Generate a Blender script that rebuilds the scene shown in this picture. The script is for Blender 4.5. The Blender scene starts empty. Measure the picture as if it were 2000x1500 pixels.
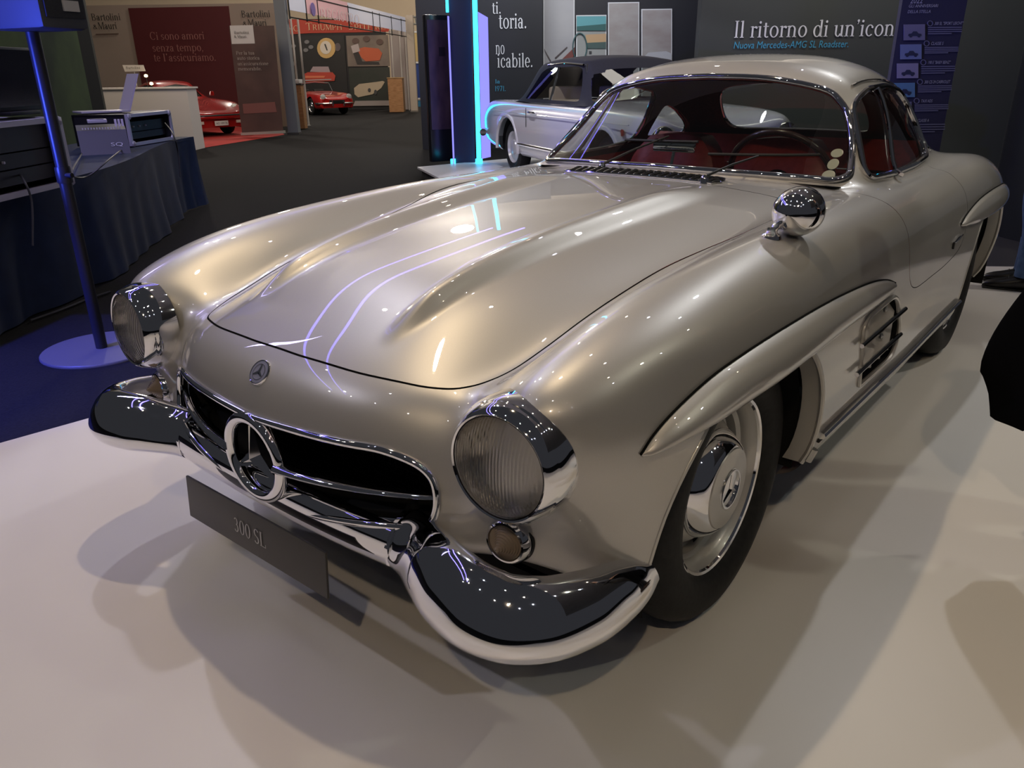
import bpy, bmesh, math, random
import numpy as np
from mathutils import Vector, Matrix
from mathutils.bvhtree import BVHTree
random.seed(7); rng = np.random.default_rng(7)
scene = bpy.context.scene
COL = scene.collection
R = math.radians

# ------------------------------------------------------------------ camera
# world: origin on the platform under the front axle of the silver coupe, car nose towards -Y, z=0 platform top
CAM = np.array([1.3874, -1.5572, 1.2550]); YAW, PIT, ROLL, FPX = -0.6843, 0.3820, -0.0126, 1514.5
def _axes():
    a, b, c = YAW, PIT, ROLL
    f = np.array([math.sin(a)*math.cos(b), math.cos(a)*math.cos(b), -math.sin(b)])
    r = np.array([math.cos(a), -math.sin(a), 0.0]); u = np.cross(r, f)
    return r*math.cos(c)+u*math.sin(c), -r*math.sin(c)+u*math.cos(c), f
AX_R, AX_U, AX_F = _axes()
cd = bpy.data.cameras.new('camera'); cam = bpy.data.objects.new('camera', cd); COL.objects.link(cam)
cd.sensor_fit = 'HORIZONTAL'; cd.sensor_width = 36.0; cd.lens = FPX/2000*36.0
cd.clip_start = 0.02; cd.clip_end = 200
M = Matrix.Identity(4)
for i in range(3):
    M[i][0], M[i][1], M[i][2], M[i][3] = AX_R[i], AX_U[i], -AX_F[i], CAM[i]
cam.matrix_world = M
scene.camera = cam
def at(px, py, axis, val):          # photo pixel -> point on the plane axis=val
    d = AX_F + AX_R*(px-1000)/FPX - AX_U*(py-750)/FPX
    i = 'xyz'.index(axis); t = (val-CAM[i])/d[i]
    return CAM+t*d
def atd(px, py, dist):              # photo pixel -> point at a depth along the view axis
    return CAM + (AX_F + AX_R*(px-1000)/FPX - AX_U*(py-750)/FPX)*dist
FLOOR_Z = -0.14

# ------------------------------------------------------------------ world, lights, exposure
w = bpy.data.worlds.new('hall_ambient'); scene.world = w; w.use_nodes = True
w.node_tree.nodes['Background'].inputs[0].default_value = (0.85, 0.87, 1.0, 1)
w.node_tree.nodes['Background'].inputs[1].default_value = 0.035
vs = scene.view_settings
vs.view_transform = 'Standard'; vs.look = 'None'; vs.gamma = 1.0; vs.exposure = -0.2; vs.use_curve_mapping = False

def spot(name, loc, target, energy, color, size_deg, blend=0.15, radius=0.05):
    l = bpy.data.lights.new(name, 'SPOT'); l.energy = energy; l.color = color
    l.spot_size = R(size_deg); l.spot_blend = blend; l.shadow_soft_size = radius
    o = bpy.data.objects.new(name, l); COL.objects.link(o); o.location = loc
    o.rotation_euler = (Vector(target)-Vector(loc)).to_track_quat('-Z', 'Y').to_euler()
    return o
def area(name, loc, target, energy, color, sx, sy):
    l = bpy.data.lights.new(name, 'AREA'); l.energy = energy; l.color = color
    l.shape = 'RECTANGLE'; l.size = sx; l.size_y = sy
    o = bpy.data.objects.new(name, l); COL.objects.link(o); o.location = loc
    o.rotation_euler = (Vector(target)-Vector(loc)).to_track_quat('-Z', 'Y').to_euler()
    return o
WARM = (1.0, 0.80, 0.58); NEUT = (1.0, 0.93, 0.84); COOL = (0.55, 0.62, 1.0)
GREENISH = (1.0, 0.98, 0.80); LILAC = (0.86, 0.84, 1.0)
# rig above the stand
spot('stage_spot', (2.7, -3.8, 4.6), (0.3, -0.2, 0.2), 190, (1.0, .76, .50), 58)
spot('stage_spot', (-2.6, -3.2, 4.6), (-0.9, -0.7, 0.0), 150, LILAC, 44)
spot('stage_spot', (0.4, 4.4, 4.6), (0.4, 0.2, 0.4), 175, (.93, .95, 1.0), 52)
spot('stage_spot', (-0.45, 0.3, 4.6), (0.6, 0.1, 0.0), 185, (1.0, 0.77, 0.50), 72)
spot('stage_spot', (-3.0, 1.0, 4.6), (0.3, 0.2, 0.3), 170, (.84, .84, 1.0), 48)
spot('stage_spot', (-4.6, 4.2, 4.6), (-3.6, 6.6, 0.6), 480, (0.88, 0.86, 1.0), 60)
spot('stage_spot', (3.9, 2.0, 4.6), (1.0, 0.3, 0.2), 85, GREENISH, 50)
spot('stage_spot', (2.9, 4.6, 4.6), (1.5, 3.0, 0.0), 170, NEUT, 46)
for k in range(24):                                    # small unseen lamps at rig height, added for sparkle and soft fill
    l = bpy.data.lights.new('rig_fill_lamp', 'POINT'); l.energy = 8.5; l.color = (NEUT, WARM, (.80, .82, 1.0))[k % 3]; l.shadow_soft_size = .035
    o = bpy.data.objects.new('rig_fill_lamp', l); COL.objects.link(o)
    o.location = (-4.2+1.7*(k % 6)+.5*random.random(), -4.6+2.6*(k//6)+1.2*random.random(), 4.7+.5*random.random())
# blue wash on the audio corner
spot('blue_wash', (-3.0, -2.0, 1.0), (-2.95, 0.15, 1.45), 700, (0.06, 0.10, 1.0), 44, .5)
spot('blue_wash', (-3.0, -2.1, 2.4), (-2.95, -0.5, -0.14), 1300, (0.08, 0.10, 1.0), 50, .8)
area('audio_wash', (-3.6, -.6, 3.4), (-5.4, 1.6, .6), 90, (.55, .5, 1.0), 1.2, 1.2)
area('backdrop_fill', (-6.6, 2.6, 4.4), (-9.6, 4.6, 1.2), 60, (1.0, .95, .8), 2.5, .6)  # unseen lamp added to brighten the green backdrop
# stand and hall lamps
area('title_wash', (-1.5, 8.0, 4.4), (-3.2, 11.5, 1.6), 140, NEUT, 5, 1)
area('poster_wash', (-6.6, 9.6, 4.4), (-8.2, 11.5, 1.5), 170, (0.9, 0.93, 1.0), 4, 1)
area('insurance_wash', (-12.4, 5.6, 4.8), (-15.6, 9.6, 0.8), 190, WARM, 5, 2)
area('club_wash', (-20.0, 16.0, 5.2), (-23.0, 19.5, 1.0), 200, WARM, 7, 3)
for hx, hy in ((-14, 14), (-24, 12), (-26, 26), (-12, 30), (-38, 24), (-30, 38)):
    l = bpy.data.lights.new('hall_lamp', 'POINT'); l.energy = 1100; l.color = (1.0, .90, .78); l.shadow_soft_size = .4
    o = bpy.data.objects.new('hall_lamp', l); COL.objects.link(o); o.location = (hx, hy, 7.6)

# ------------------------------------------------------------------ helpers
def principled(name, color, rough=0.5, metal=0.0, coat=0.0, emit=None, estr=0.0, spec=0.5, trans=0.0, alpha=1.0, ior=1.45):
    m = bpy.data.materials.new(name); m.use_nodes = True
    b = m.node_tree.nodes['Principled BSDF']
    b.inputs['Base Color'].default_value = (*color, 1); b.inputs['Roughness'].default_value = rough
    b.inputs['Metallic'].default_value = metal; b.inputs['Coat Weight'].default_value = coat
    b.inputs['Coat Roughness'].default_value = 0.02
    b.inputs['Specular IOR Level'].default_value = spec
    b.inputs['Transmission Weight'].default_value = trans; b.inputs['Alpha'].default_value = alpha; b.inputs['IOR'].default_value = ior
    if emit: b.inputs['Emission Color'].default_value = (*emit, 1); b.inputs['Emission Strength'].default_value = estr
    return m
def noise_col(m, c1, c2, scale=8, detail=4, stretch=(1, 1, 1), rough_var=None, bump=0.0, coord='Object'):
    nt = m.node_tree; b = nt.nodes['Principled BSDF']
    tc = nt.nodes.new('ShaderNodeTexCoord'); mp = nt.nodes.new('ShaderNodeMapping'); n = nt.nodes.new('ShaderNodeTexNoise')
    r = nt.nodes.new('ShaderNodeValToRGB')
    mp.inputs['Scale'].default_value = stretch
    n.inputs['Scale'].default_value = scale; n.inputs['Detail'].default_value = detail
    nt.links.new(tc.outputs[coord], mp.inputs['Vector']); nt.links.new(mp.outputs[0], n.inputs['Vector'])
    r.color_ramp.elements[0].position = 0.3; r.color_ramp.elements[1].position = 0.7
    r.color_ramp.elements[0].color = (*c1, 1); r.color_ramp.elements[1].color = (*c2, 1)
    nt.links.new(n.outputs['Fac'], r.inputs['Fac']); nt.links.new(r.outputs[0], b.inputs['Base Color'])
    if bump:
        bp = nt.nodes.new('ShaderNodeBump'); bp.inputs['Strength'].default_value = bump; bp.inputs['Distance'].default_value = 0.01
        nt.links.new(n.outputs['Fac'], bp.inputs['Height']); nt.links.new(bp.outputs[0], b.inputs['Normal'])
    return m
def link_mesh(name, verts, faces, mat, parent=None, smooth=True, mats=None, midx=None):
    me = bpy.data.meshes.new(name)
    me.from_pydata([tuple(map(float, v)) for v in verts], [], [tuple(int(i) for i in f) for f in faces])
    if mats:
        for m in mats: me.materials.append(m)
        if midx is not None: me.polygons.foreach_set('material_index', np.asarray(midx, dtype=np.int32))
    elif mat: me.materials.append(mat)
    if smooth: me.polygons.foreach_set('use_smooth', [True]*len(me.polygons))
    me.update()
    o = bpy.data.objects.new(name, me); COL.objects.link(o)
    if parent is not None: o.parent = parent
    return o
def empty(name, loc=(0, 0, 0), rotz=0.0):
    o = bpy.data.objects.new(name, None); COL.objects.link(o); o.location = loc; o.rotation_euler = (0, 0, rotz)
    o.empty_display_size = 0.1
    return o
def tag(o, label=None, cat=None, group=None, kind=None):
    if label: o['label'] = label
    if cat: o['category'] = cat
    if group: o['group'] = group
    if kind: o['kind'] = kind
    return o
def copy_tree(o, parent=None):
    c = o.copy(); COL.objects.link(c); c.parent = parent
    for ch in list(o.children): copy_tree(ch, c)
    return c

class MB:
    """collects simple solids and builds ONE mesh object"""
    def __init__(s): s.v = []; s.f = []
    def add(s, v, f):
        o = len(s.v); s.v += [tuple(map(float, p)) for p in v]; s.f += [tuple(i+o for i in q) for q in f]; return s
    def box(s, c, d, rz=0.0, bev=0.0):
        x, y, z = d[0]/2, d[1]/2, d[2]/2
        if bev > 0:
            b = min(bev, x*.9, y*.9, z*.9); pts = []
            me = bmesh.new(); bmesh.ops.create_cube(me, size=1)
            for v in me.verts: v.co = Vector((v.co.x*2*x, v.co.y*2*y, v.co.z*2*z))
            bmesh.ops.bevel(me, geom=list(me.edges), offset=b, segments=2, affect='EDGES', profile=.6)
            V = [v.co.copy() for v in me.verts]; me.verts.index_update(); Fc = [[v.index for v in f.verts] for f in me.faces]; me.free()
        else:
            V = [Vector((sx*x, sy*y, sz*z)) for sz in (-1, 1) for sy in (-1, 1) for sx in (-1, 1)]
            Fc = [(0, 2, 3, 1), (4, 5, 7, 6), (0, 1, 5, 4), (2, 6, 7, 3), (0, 4, 6, 2), (1, 3, 7, 5)]
        cs, sn = math.cos(rz), math.sin(rz)
        return s.add([(c[0]+v.x*cs-v.y*sn, c[1]+v.x*sn+v.y*cs, c[2]+v.z) for v in V], Fc)
    def tube(s, path, r, n=10, closed=False, caps=True, flat=None):
        P = [Vector(p) for p in path]; m = len(P)
        rr = r if hasattr(r, '__len__') else [r]*m
        rings = []; prev = None
        for i in range(m):
            a = P[(i-1) % m] if (closed or i > 0) else P[i]; b = P[(i+1) % m] if (closed or i < m-1) else P[i]
            t = (b-a).normalized()
            if prev is None:
                h = Vector((0, 0, 1)) if abs(t.z) < .9 else Vector((1, 0, 0)); e1 = t.cross(h).normalized()
            else:
                e1 = (prev - t*prev.dot(t)).normalized()
            prev = e1; e2 = t.cross(e1)
            fy = flat if flat else 1.0
            rings.append([P[i]+(e1*math.cos(2*math.pi*k/n)+e2*math.sin(2*math.pi*k/n)*fy)*rr[i] for k in range(n)])
        V = [p for q in rings for p in q]; Fc = []
        for i in range(m if closed else m-1):
            j = (i+1) % m
            for k in range(n): Fc.append((i*n+k, j*n+k, j*n+(k+1) % n, i*n+(k+1) % n))
        if not closed and caps: Fc.append(tuple(range(n))); Fc.append(tuple((m-1)*n+k for k in range(n))[::-1])
        return s.add(V, Fc)
    def lathe(s, prof, origin, axis, n=48, cap0=False, cap1=False):
        """prof: list of (radius, along-axis)"""
        ax = Vector(axis).normalized(); h = Vector((0, 0, 1)) if abs(ax.z) < .9 else Vector((1, 0, 0))
        e1 = ax.cross(h).normalized(); e2 = ax.cross(e1); o = Vector(origin); V = []; Fc = []
        for r, a in prof:
            for k in range(n):
                t = 2*math.pi*k/n; V.append(o+ax*a+(e1*math.cos(t)+e2*math.sin(t))*r)
        for i in range(len(prof)-1):
            for k in range(n): Fc.append((i*n+k, i*n+(k+1) % n, (i+1)*n+(k+1) % n, (i+1)*n+k))
        if cap0: Fc.append(tuple(range(n))[::-1])
        if cap1: Fc.append(tuple((len(prof)-1)*n+k for k in range(n)))
        return s.add(V, Fc)
    def prism(s, poly, to3, depth):
        """poly (u,v) list extruded along to3's third axis: to3(u,v,w)->xyz"""
        n = len(poly); V = [to3(u, v, 0) for u, v in poly]+[to3(u, v, depth) for u, v in poly]
        Fc = [tuple(range(n))[::-1], tuple(range(n, 2*n))]+[(i, (i+1) % n, n+(i+1) % n, n+i) for i in range(n)]
        return s.add(V, Fc)
    def build(s, name, mat, parent=None, smooth=True, angle=40):
        o = link_mesh(name, s.v, s.f, mat, parent, smooth)
        if smooth: sharp(o, angle)
        return o
def sharp(o, angle=40):
    me = o.data
    bm = bmesh.new(); bm.from_mesh(me)
    bmesh.ops.recalc_face_normals(bm, faces=bm.faces)
    lim = R(angle)
    for e in bm.edges:
        e.smooth = not (len(e.link_faces) == 2 and e.calc_face_angle(0) > lim)
    bm.to_mesh(me); bm.free()
def bspl(P, n, closed=False):
    """smooth curve through (nearly) the points, n samples per span (Catmull-Rom)"""
    P = np.asarray(P, float); m = len(P); out = []
    for i in range(m if closed else m-1):
        g = lambda k: P[k % m] if closed else (P[k] if 0 <= k < m else (2*P[0]-P[1] if k < 0 else 2*P[-1]-P[-2]))
        p0, p1, p2, p3 = g(i-1), g(i), g(i+1), g(i+2)
        for k in range(n):
            t = k/n
            out.append(.5*((2*p1)+(-p0+p2)*t+(2*p0-5*p1+4*p2-p3)*t*t+(-p0+3*p1-3*p2+p3)*t**3))
    if not closed: out.append(P[-1])
    return np.array(out)
# ------------------------------------------------------------------ silver coupe: body surface
def smooth_(y):
    t = np.clip((y-.7)/1.3, 0, 1); return t*t*(3-2*t)
# half body as a net of points: rows run from the chin over the nose, hood, windscreen, roof and tail;
# columns run from the centre line (first) out over the fender crown and down to the sill (last)
NET = [
 # chin
 [(0,-.62,.29),(.15,-.62,.29),(.30,-.61,.29),(.42,-.605,.33),(.48,-.60,.36),(.51,-.60,.375),(.54,-.60,.385),(.62,-.585,.395),(.70,-.545,.375),(.75,-.49,.345),(.775,-.45,.332),(.785,-.425,.318),(.785,-.41,.30),(.72,-.40,.28)],
 # lower lip
 [(0,-.715,.36),(.15,-.713,.362),(.30,-.70,.366),(.42,-.668,.388),(.48,-.65,.403),(.51,-.642,.412),(.54,-.635,.419),(.62,-.615,.426),(.71,-.565,.412),(.765,-.505,.396),(.795,-.452,.372),(.805,-.41,.335),(.795,-.39,.28),(.73,-.38,.24)],
 # mouth middle
 [(0,-.738,.485),(.15,-.735,.487),(.30,-.716,.49),(.42,-.675,.492),(.48,-.645,.492),(.51,-.637,.492),(.54,-.635,.492),(.63,-.622,.49),(.72,-.575,.49),(.78,-.50,.49),(.815,-.42,.47),(.825,-.36,.41),(.80,-.33,.29),(.73,-.32,.24)],
 # upper lip
 [(0,-.738,.59),(.15,-.732,.592),(.30,-.708,.596),(.41,-.66,.60),(.465,-.627,.60),(.505,-.614,.60),(.55,-.622,.60),(.635,-.650,.60),(.742,-.602,.60),(.806,-.485,.60),(.835,-.35,.58),(.84,-.28,.46),(.805,-.26,.30),(.73,-.26,.24)],
 # badge
 [(0,-.705,.665),(.15,-.70,.667),(.29,-.677,.669),(.39,-.628,.668),(.455,-.588,.664),(.50,-.577,.67),(.547,-.596,.681),(.635,-.648,.69),(.742,-.600,.69),(.808,-.455,.68),(.845,-.28,.61),(.85,-.20,.48),(.81,-.19,.30),(.74,-.19,.24)],
 # hood front edge
 [(0,-.645,.717),(.15,-.64,.716),(.28,-.615,.712),(.385,-.574,.70),(.455,-.53,.69),(.50,-.522,.703),(.547,-.546,.728),(.635,-.613,.757),(.734,-.573,.75),(.803,-.41,.725),(.85,-.21,.62),(.855,-.13,.48),(.815,-.12,.30),(.745,-.12,.24)],
 [(0,-.53,.768),(.15,-.525,.766),(.28,-.505,.759),(.40,-.455,.733),(.474,-.42,.712),(.515,-.412,.729),(.56,-.425,.764),(.645,-.46,.811),(.74,-.44,.80),(.812,-.31,.755),(.855,-.11,.62),(.86,-.05,.48),(.82,-.04,.30),(.75,-.04,.24)],
 [(0,-.36,.826),(.15,-.355,.823),(.29,-.34,.812),(.42,-.29,.774),(.50,-.25,.757),(.54,-.25,.78),(.58,-.26,.812),(.655,-.28,.846),(.75,-.27,.83),(.823,-.19,.765),(.86,-.01,.62),(.863,.03,.48),(.825,.04,.30),(.755,.04,.24)],
 [(0,-.1,.866),(.15,-.1,.863),(.30,-.09,.852),(.44,-.07,.814),(.52,-.05,.795),(.558,-.05,.813),(.595,-.05,.84),(.662,-.05,.869),(.758,-.05,.85),(.832,0,.77),(.863,.1,.62),(.865,.12,.48),(.83,.12,.30),(.76,.12,.24)],
 [(0,.2,.893),(.15,.2,.891),(.30,.2,.881),(.46,.2,.847),(.545,.2,.832),(.58,.2,.845),(.613,.2,.864),(.672,.2,.885),(.767,.2,.86),(.842,.22,.775),(.865,.28,.62),(.866,.28,.48),(.835,.28,.30),(.765,.28,.24)],
 [(0,.5,.91),(.15,.5,.909),(.31,.5,.901),(.48,.5,.875),(.57,.5,.866),(.602,.5,.874),(.635,.5,.884),(.69,.5,.893),(.778,.5,.866),(.847,.5,.78),(.867,.5,.62),(.867,.5,.48),(.84,.5,.30),(.77,.5,.24)],
 [(0,.75,.92),(.15,.75,.919),(.32,.755,.912),(.495,.78,.895),(.585,.82,.888),(.615,.83,.89),(.65,.83,.893),(.705,.81,.89),(.788,.79,.862),(.852,.78,.78),(.87,.78,.62),(.87,.78,.48),(.845,.78,.3),(.775,.78,.24)],
 # cowl
 [(0,.925,.921),(.15,.93,.920),(.32,.947,.915),(.49,.995,.903),(.59,1.04,.896),(.625,1.06,.894),(.66,1.05,.893),(.715,1.01,.887),(.793,.98,.859),(.855,.98,.78),(.874,.98,.62),(.874,.98,.48),(.85,.98,.3),(.78,.98,.24)],
 # windscreen base
 [(0,.985,.940),(.15,.99,.939),(.32,1.01,.934),(.47,1.053,.926),(.575,1.10,.915),(.62,1.125,.908),(.66,1.125,.899),(.72,1.10,.886),(.797,1.09,.857),(.858,1.09,.78),(.877,1.09,.62),(.877,1.09,.48),(.853,1.09,.3),(.78,1.09,.24)],
 [(0,1.17,1.095),(.15,1.175,1.092),(.31,1.195,1.084),(.452,1.23,1.064),(.548,1.275,1.028),(.613,1.25,.967),(.662,1.22,.906),(.725,1.2,.886),(.799,1.2,.856),(.86,1.2,.78),(.88,1.2,.62),(.88,1.2,.48),(.856,1.2,.3),(.785,1.2,.24)],
 # header
 [(0,1.365,1.25),(.15,1.37,1.248),(.30,1.38,1.238),(.425,1.395,1.208),(.512,1.405,1.155),(.592,1.38,1.05),(.665,1.35,.908),(.73,1.33,.886),(.801,1.33,.855),(.862,1.33,.78),(.882,1.33,.62),(.882,1.33,.48),(.858,1.33,.3),(.785,1.33,.24)],
 [(0,1.48,1.29),(.15,1.48,1.287),(.30,1.485,1.273),(.43,1.49,1.238),(.52,1.49,1.178),(.602,1.48,1.055),(.67,1.48,.91),(.737,1.46,.886),(.803,1.46,.853),(.865,1.46,.78),(.885,1.46,.62),(.885,1.46,.48),(.86,1.46,.3),(.785,1.46,.24)],
 [(0,1.7,1.314),(.15,1.7,1.31),(.30,1.7,1.296),(.435,1.7,1.258),(.528,1.7,1.19),(.61,1.7,1.055),(.673,1.7,.912),(.742,1.7,.887),(.808,1.7,.853),(.868,1.7,.78),(.888,1.7,.62),(.888,1.7,.48),(.864,1.7,.3),(.785,1.7,.24)],
 [(0,1.95,1.28),(.15,1.95,1.276),(.29,1.95,1.264),(.42,1.95,1.228),(.515,1.95,1.168),(.60,1.95,1.045),(.675,1.95,.918),(.748,1.95,.892),(.815,1.95,.857),(.873,1.95,.785),(.892,1.95,.63),(.892,1.95,.48),(.868,1.95,.3),(.785,1.95,.24)],
 [(0,2.15,1.175),(.15,2.15,1.17),(.28,2.145,1.156),(.395,2.14,1.125),(.478,2.13,1.08),(.575,2.13,.995),(.66,2.13,.925),(.75,2.15,.90),(.822,2.15,.868),(.878,2.15,.79),(.895,2.15,.64),(.893,2.15,.48),(.868,2.15,.3),(.785,2.15,.24)],
 [(0,2.36,.995),(.15,2.36,.992),(.28,2.35,.985),(.39,2.33,.972),(.475,2.31,.957),(.565,2.31,.93),(.65,2.32,.912),(.745,2.35,.905),(.825,2.35,.87),(.882,2.35,.79),(.897,2.35,.64),(.893,2.35,.48),(.865,2.35,.3),(.785,2.35,.24)],
 [(0,2.6,.90),(.15,2.6,.898),(.28,2.6,.892),(.39,2.6,.883),(.47,2.6,.877),(.56,2.6,.875),(.64,2.6,.88),(.73,2.6,.883),(.81,2.6,.853),(.875,2.6,.775),(.89,2.6,.63),(.885,2.6,.48),(.85,2.6,.3),(.77,2.6,.24)],
 [(0,2.95,.80),(.15,2.95,.799),(.28,2.95,.793),(.38,2.95,.786),(.46,2.95,.783),(.54,2.95,.786),(.62,2.95,.80),(.70,2.95,.803),(.77,2.95,.775),(.83,2.95,.705),(.85,2.95,.58),(.845,2.95,.46),(.80,2.95,.32),(.73,2.95,.27)],
 [(0,3.32,.68),(.14,3.32,.68),(.26,3.315,.678),(.36,3.31,.675),(.43,3.30,.675),(.51,3.29,.68),(.58,3.28,.685),(.65,3.26,.68),(.71,3.24,.65),(.755,3.22,.59),(.775,3.22,.51),(.765,3.22,.43),(.72,3.22,.36),(.66,3.22,.31)],
 [(0,3.60,.54),(.13,3.60,.54),(.24,3.59,.54),(.33,3.58,.54),(.40,3.57,.54),(.46,3.55,.54),(.52,3.52,.54),(.58,3.48,.54),(.63,3.44,.53),(.665,3.41,.51),(.68,3.40,.47),(.675,3.40,.42),(.65,3.40,.38),(.60,3.40,.34)],
 [(0,3.62,.40),(.12,3.62,.40),(.22,3.61,.40),(.31,3.60,.40),(.37,3.59,.40),(.42,3.57,.40),(.47,3.54,.40),(.52,3.50,.40),(.56,3.46,.40),(.59,3.44,.39),(.60,3.43,.38),(.60,3.43,.37),(.58,3.43,.355),(.55,3.43,.335)],
]
NET = np.array(NET, float)
for j, dx in ((8, .012), (9, .022), (10, .018), (11, .018), (12, .014)):      # flanks a little slimmer towards the tail
    NET[:, j, 0] -= dx*smooth_(NET[:, j, 1])
def _ext_rows(P): return np.concatenate([2*P[:1]-P[1:2], P, 2*P[-1:]-P[-2:-1]], 0)
def _ext_cols(P):
    left = P[:, 1:2].copy(); left[..., 0] *= -1
    return np.concatenate([left, P, 2*P[:, -1:]-P[:, -2:-1]], 1)
def net_fit(T, it):
    P = T.copy()
    for _ in range(it):
        E = _ext_cols(_ext_rows(P)); k = (1/6, 4/6, 1/6)
        S = sum(k[a]*k[b]*E[a:a+P.shape[0], b:b+P.shape[1]] for a in range(3) for b in range(3))
        P = P+(T-S); P[:, 0, 0] = 0
    return P
def net_eval(P, nu, nv):
    E = _ext_cols(_ext_rows(P)); r, c = P.shape[:2]
    def basis(n, spans):
        t = np.linspace(0, spans, spans*n+1); i = np.minimum(t.astype(int), spans-1); f = t-i
        b = np.stack([(1-f)**3/6, (3*f**3-6*f**2+4)/6, (-3*f**3+3*f**2+3*f+1)/6, f**3/6], 1)
        A = np.zeros((len(t), spans+3))
        for k in range(4): A[np.arange(len(t)), i+k] = b[:, k]
        return A
    A = basis(nu, r-1); B = basis(nv, c-1)
    return np.einsum('ai,ijk,bj->abk', A, E, B)
def smooth01(t): t = np.clip(t, 0, 1); return t*t*(3-2*t)
def bulge(V):
    """the two raised spears of the hood"""
    x, y = np.abs(V[..., 0]), V[..., 1]
    xr = np.interp(y, [-.55, -.4, 0, .3, .5, .85], [.24, .243, .262, .28, .288, .292])
    A = .031*smooth01((y+.57)/.16)*(1-smooth01((y-.42)/.42))
    wi = np.interp(y, [-.55, -.2, .3, .8], [.03, .066, .085, .09]); wo = np.interp(y, [-.55, -.2, .3, .8], [.022, .058, .075, .09])
    d = x-xr
    t = np.where(d < 0, -d/wi, d/wo)
    sh = np.where(t < 1, (1-np.minimum(t, 1)**1.6)**2, 0)
    m = (V[..., 2] > .6)*(y < .9)
    return A*sh*m
NU, NV = 12, 12
CP = net_fit(NET, 3)
G = net_eval(CP, NU, NV)
G[..., 2] += bulge(G)
gu, gv = G.shape[:2]
BV = G.reshape(-1, 3)
BF = np.array([(i*gv+j, i*gv+j+1, (i+1)*gv+j+1, (i+1)*gv+j) for i in range(gu-1) for j in range(gv-1)])
def vnormals(V, F):
    N = np.zeros_like(V); a = V[F[:, 0]]; n = np.cross(V[F[:, 2]]-a, V[F[:, 3]]-V[F[:, 1]])
    for k in range(4): np.add.at(N, F[:, k], n)
    return N/np.maximum(np.linalg.norm(N, axis=1, keepdims=True), 1e-12)
BN = vnormals(BV, BF)
if BN[(gu//2)*gv+2, 2] < 0: BN = -BN; BF = BF[:, ::-1]
_bvh = BVHTree.FromPolygons([tuple(v) for v in BV], [tuple(int(i) for i in f) for f in BF])
def s_side(y, z):  h = _bvh.ray_cast(Vector((3, y, z)), Vector((-1, 0, 0))); return h[0], h[1]
def s_top(x, y):   h = _bvh.ray_cast(Vector((abs(x), y, 4)), Vector((0, 0, -1))); return h[0], h[1]
def s_front(x, z): h = _bvh.ray_cast(Vector((abs(x), -4, z)), Vector((0, 1, 0))); return h[0], h[1]
def s_rear(x, z):  h = _bvh.ray_cast(Vector((abs(x), 8, z)), Vector((0, -1, 0))); return h[0], h[1]
def outn(n, ref): return n if n.dot(ref) > 0 else -n
# ------------------------------------------------------------------ materials of the coupe
def car_paint(name, c, metal=0.50, rough=0.42):
    m = principled(name, c, rough, metal, 1.0); nt = m.node_tree; b = nt.nodes['Principled BSDF']
    b.inputs['Coat Roughness'].default_value = 0.012; b.inputs['Coat IOR'].default_value = 1.68
    tc = nt.nodes.new('ShaderNodeTexCoord'); n = nt.nodes.new('ShaderNodeTexNoise'); n.inputs['Scale'].default_value = 900
    n.inputs['Detail'].default_value = 1
    mx = nt.nodes.new('ShaderNodeMix'); mx.data_type = 'RGBA'
    mx.inputs[6].default_value = (*[v*.93 for v in c], 1); mx.inputs[7].default_value = (*[min(1, v*1.07) for v in c], 1)
    nt.links.new(tc.outputs['Object'], n.inputs['Vector']); nt.links.new(n.outputs['Fac'], mx.inputs[0]); nt.links.new(mx.outputs[2], b.inputs['Base Color'])
    return m
def thin_glass(name, tint, refl=1.0, bump=None):
    m = bpy.data.materials.new(name); m.use_nodes = True; nt = m.node_tree; nt.nodes.clear()
    o = nt.nodes.new('ShaderNodeOutputMaterial'); mx = nt.nodes.new('ShaderNodeMixShader'); t = nt.nodes.new('ShaderNodeBsdfTransparent')
    g = nt.nodes.new('ShaderNodeBsdfGlossy'); ge = nt.nodes.new('ShaderNodeNewGeometry')
    t.inputs['Color'].default_value = (*tint, 1); g.inputs['Roughness'].default_value = 0.0; g.inputs['Color'].default_value = (refl, refl, refl, 1)
    def mth(op, a, b=None):
        n = nt.nodes.new('ShaderNodeMath'); n.operation = op
        for i, v in enumerate((a, b)):
            if v is None: continue
            if isinstance(v, (int, float)): n.inputs[i].default_value = v
            else: nt.links.new(v, n.inputs[i])
        return n.outputs[0]
    d = nt.nodes.new('ShaderNodeVectorMath'); d.operation = 'DOT_PRODUCT'
    nt.links.new(ge.outputs['Incoming'], d.inputs[0]); nt.links.new(ge.outputs['Normal'], d.inputs[1])
    f = mth('ADD', mth('MULTIPLY', mth('POWER', mth('SUBTRACT', 1.0, mth('ABSOLUTE', d.outputs['Value'])), 5.0), .92), .07)   # Schlick reflectance of a thin pane
    if bump:
        tc = nt.nodes.new('ShaderNodeTexCoord'); wv = nt.nodes.new('ShaderNodeTexWave'); wv.bands_direction = 'X'
        wv.inputs['Scale'].default_value = bump; wv.inputs['Distortion'].default_value = 0.6
        bp = nt.nodes.new('ShaderNodeBump'); bp.inputs['Strength'].default_value = 0.7; bp.inputs['Distance'].default_value = 0.004
        nt.links.new(tc.outputs['Object'], wv.inputs['Vector']); nt.links.new(wv.outputs['Fac'], bp.inputs['Height']); nt.links.new(bp.outputs[0], g.inputs['Normal'])
    nt.links.new(f, mx.inputs[0]); nt.links.new(t.outputs[0], mx.inputs[1]); nt.links.new(g.outputs[0], mx.inputs[2]); nt.links.new(mx.outputs[0], o.inputs['Surface'])
    return m
MT = {}
MT['silver'] = car_paint('silver_paint', (0.50, 0.485, 0.45))
MT['chrome'] = principled('chrome', (0.86, 0.86, 0.88), 0.04, 1.0)
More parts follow.
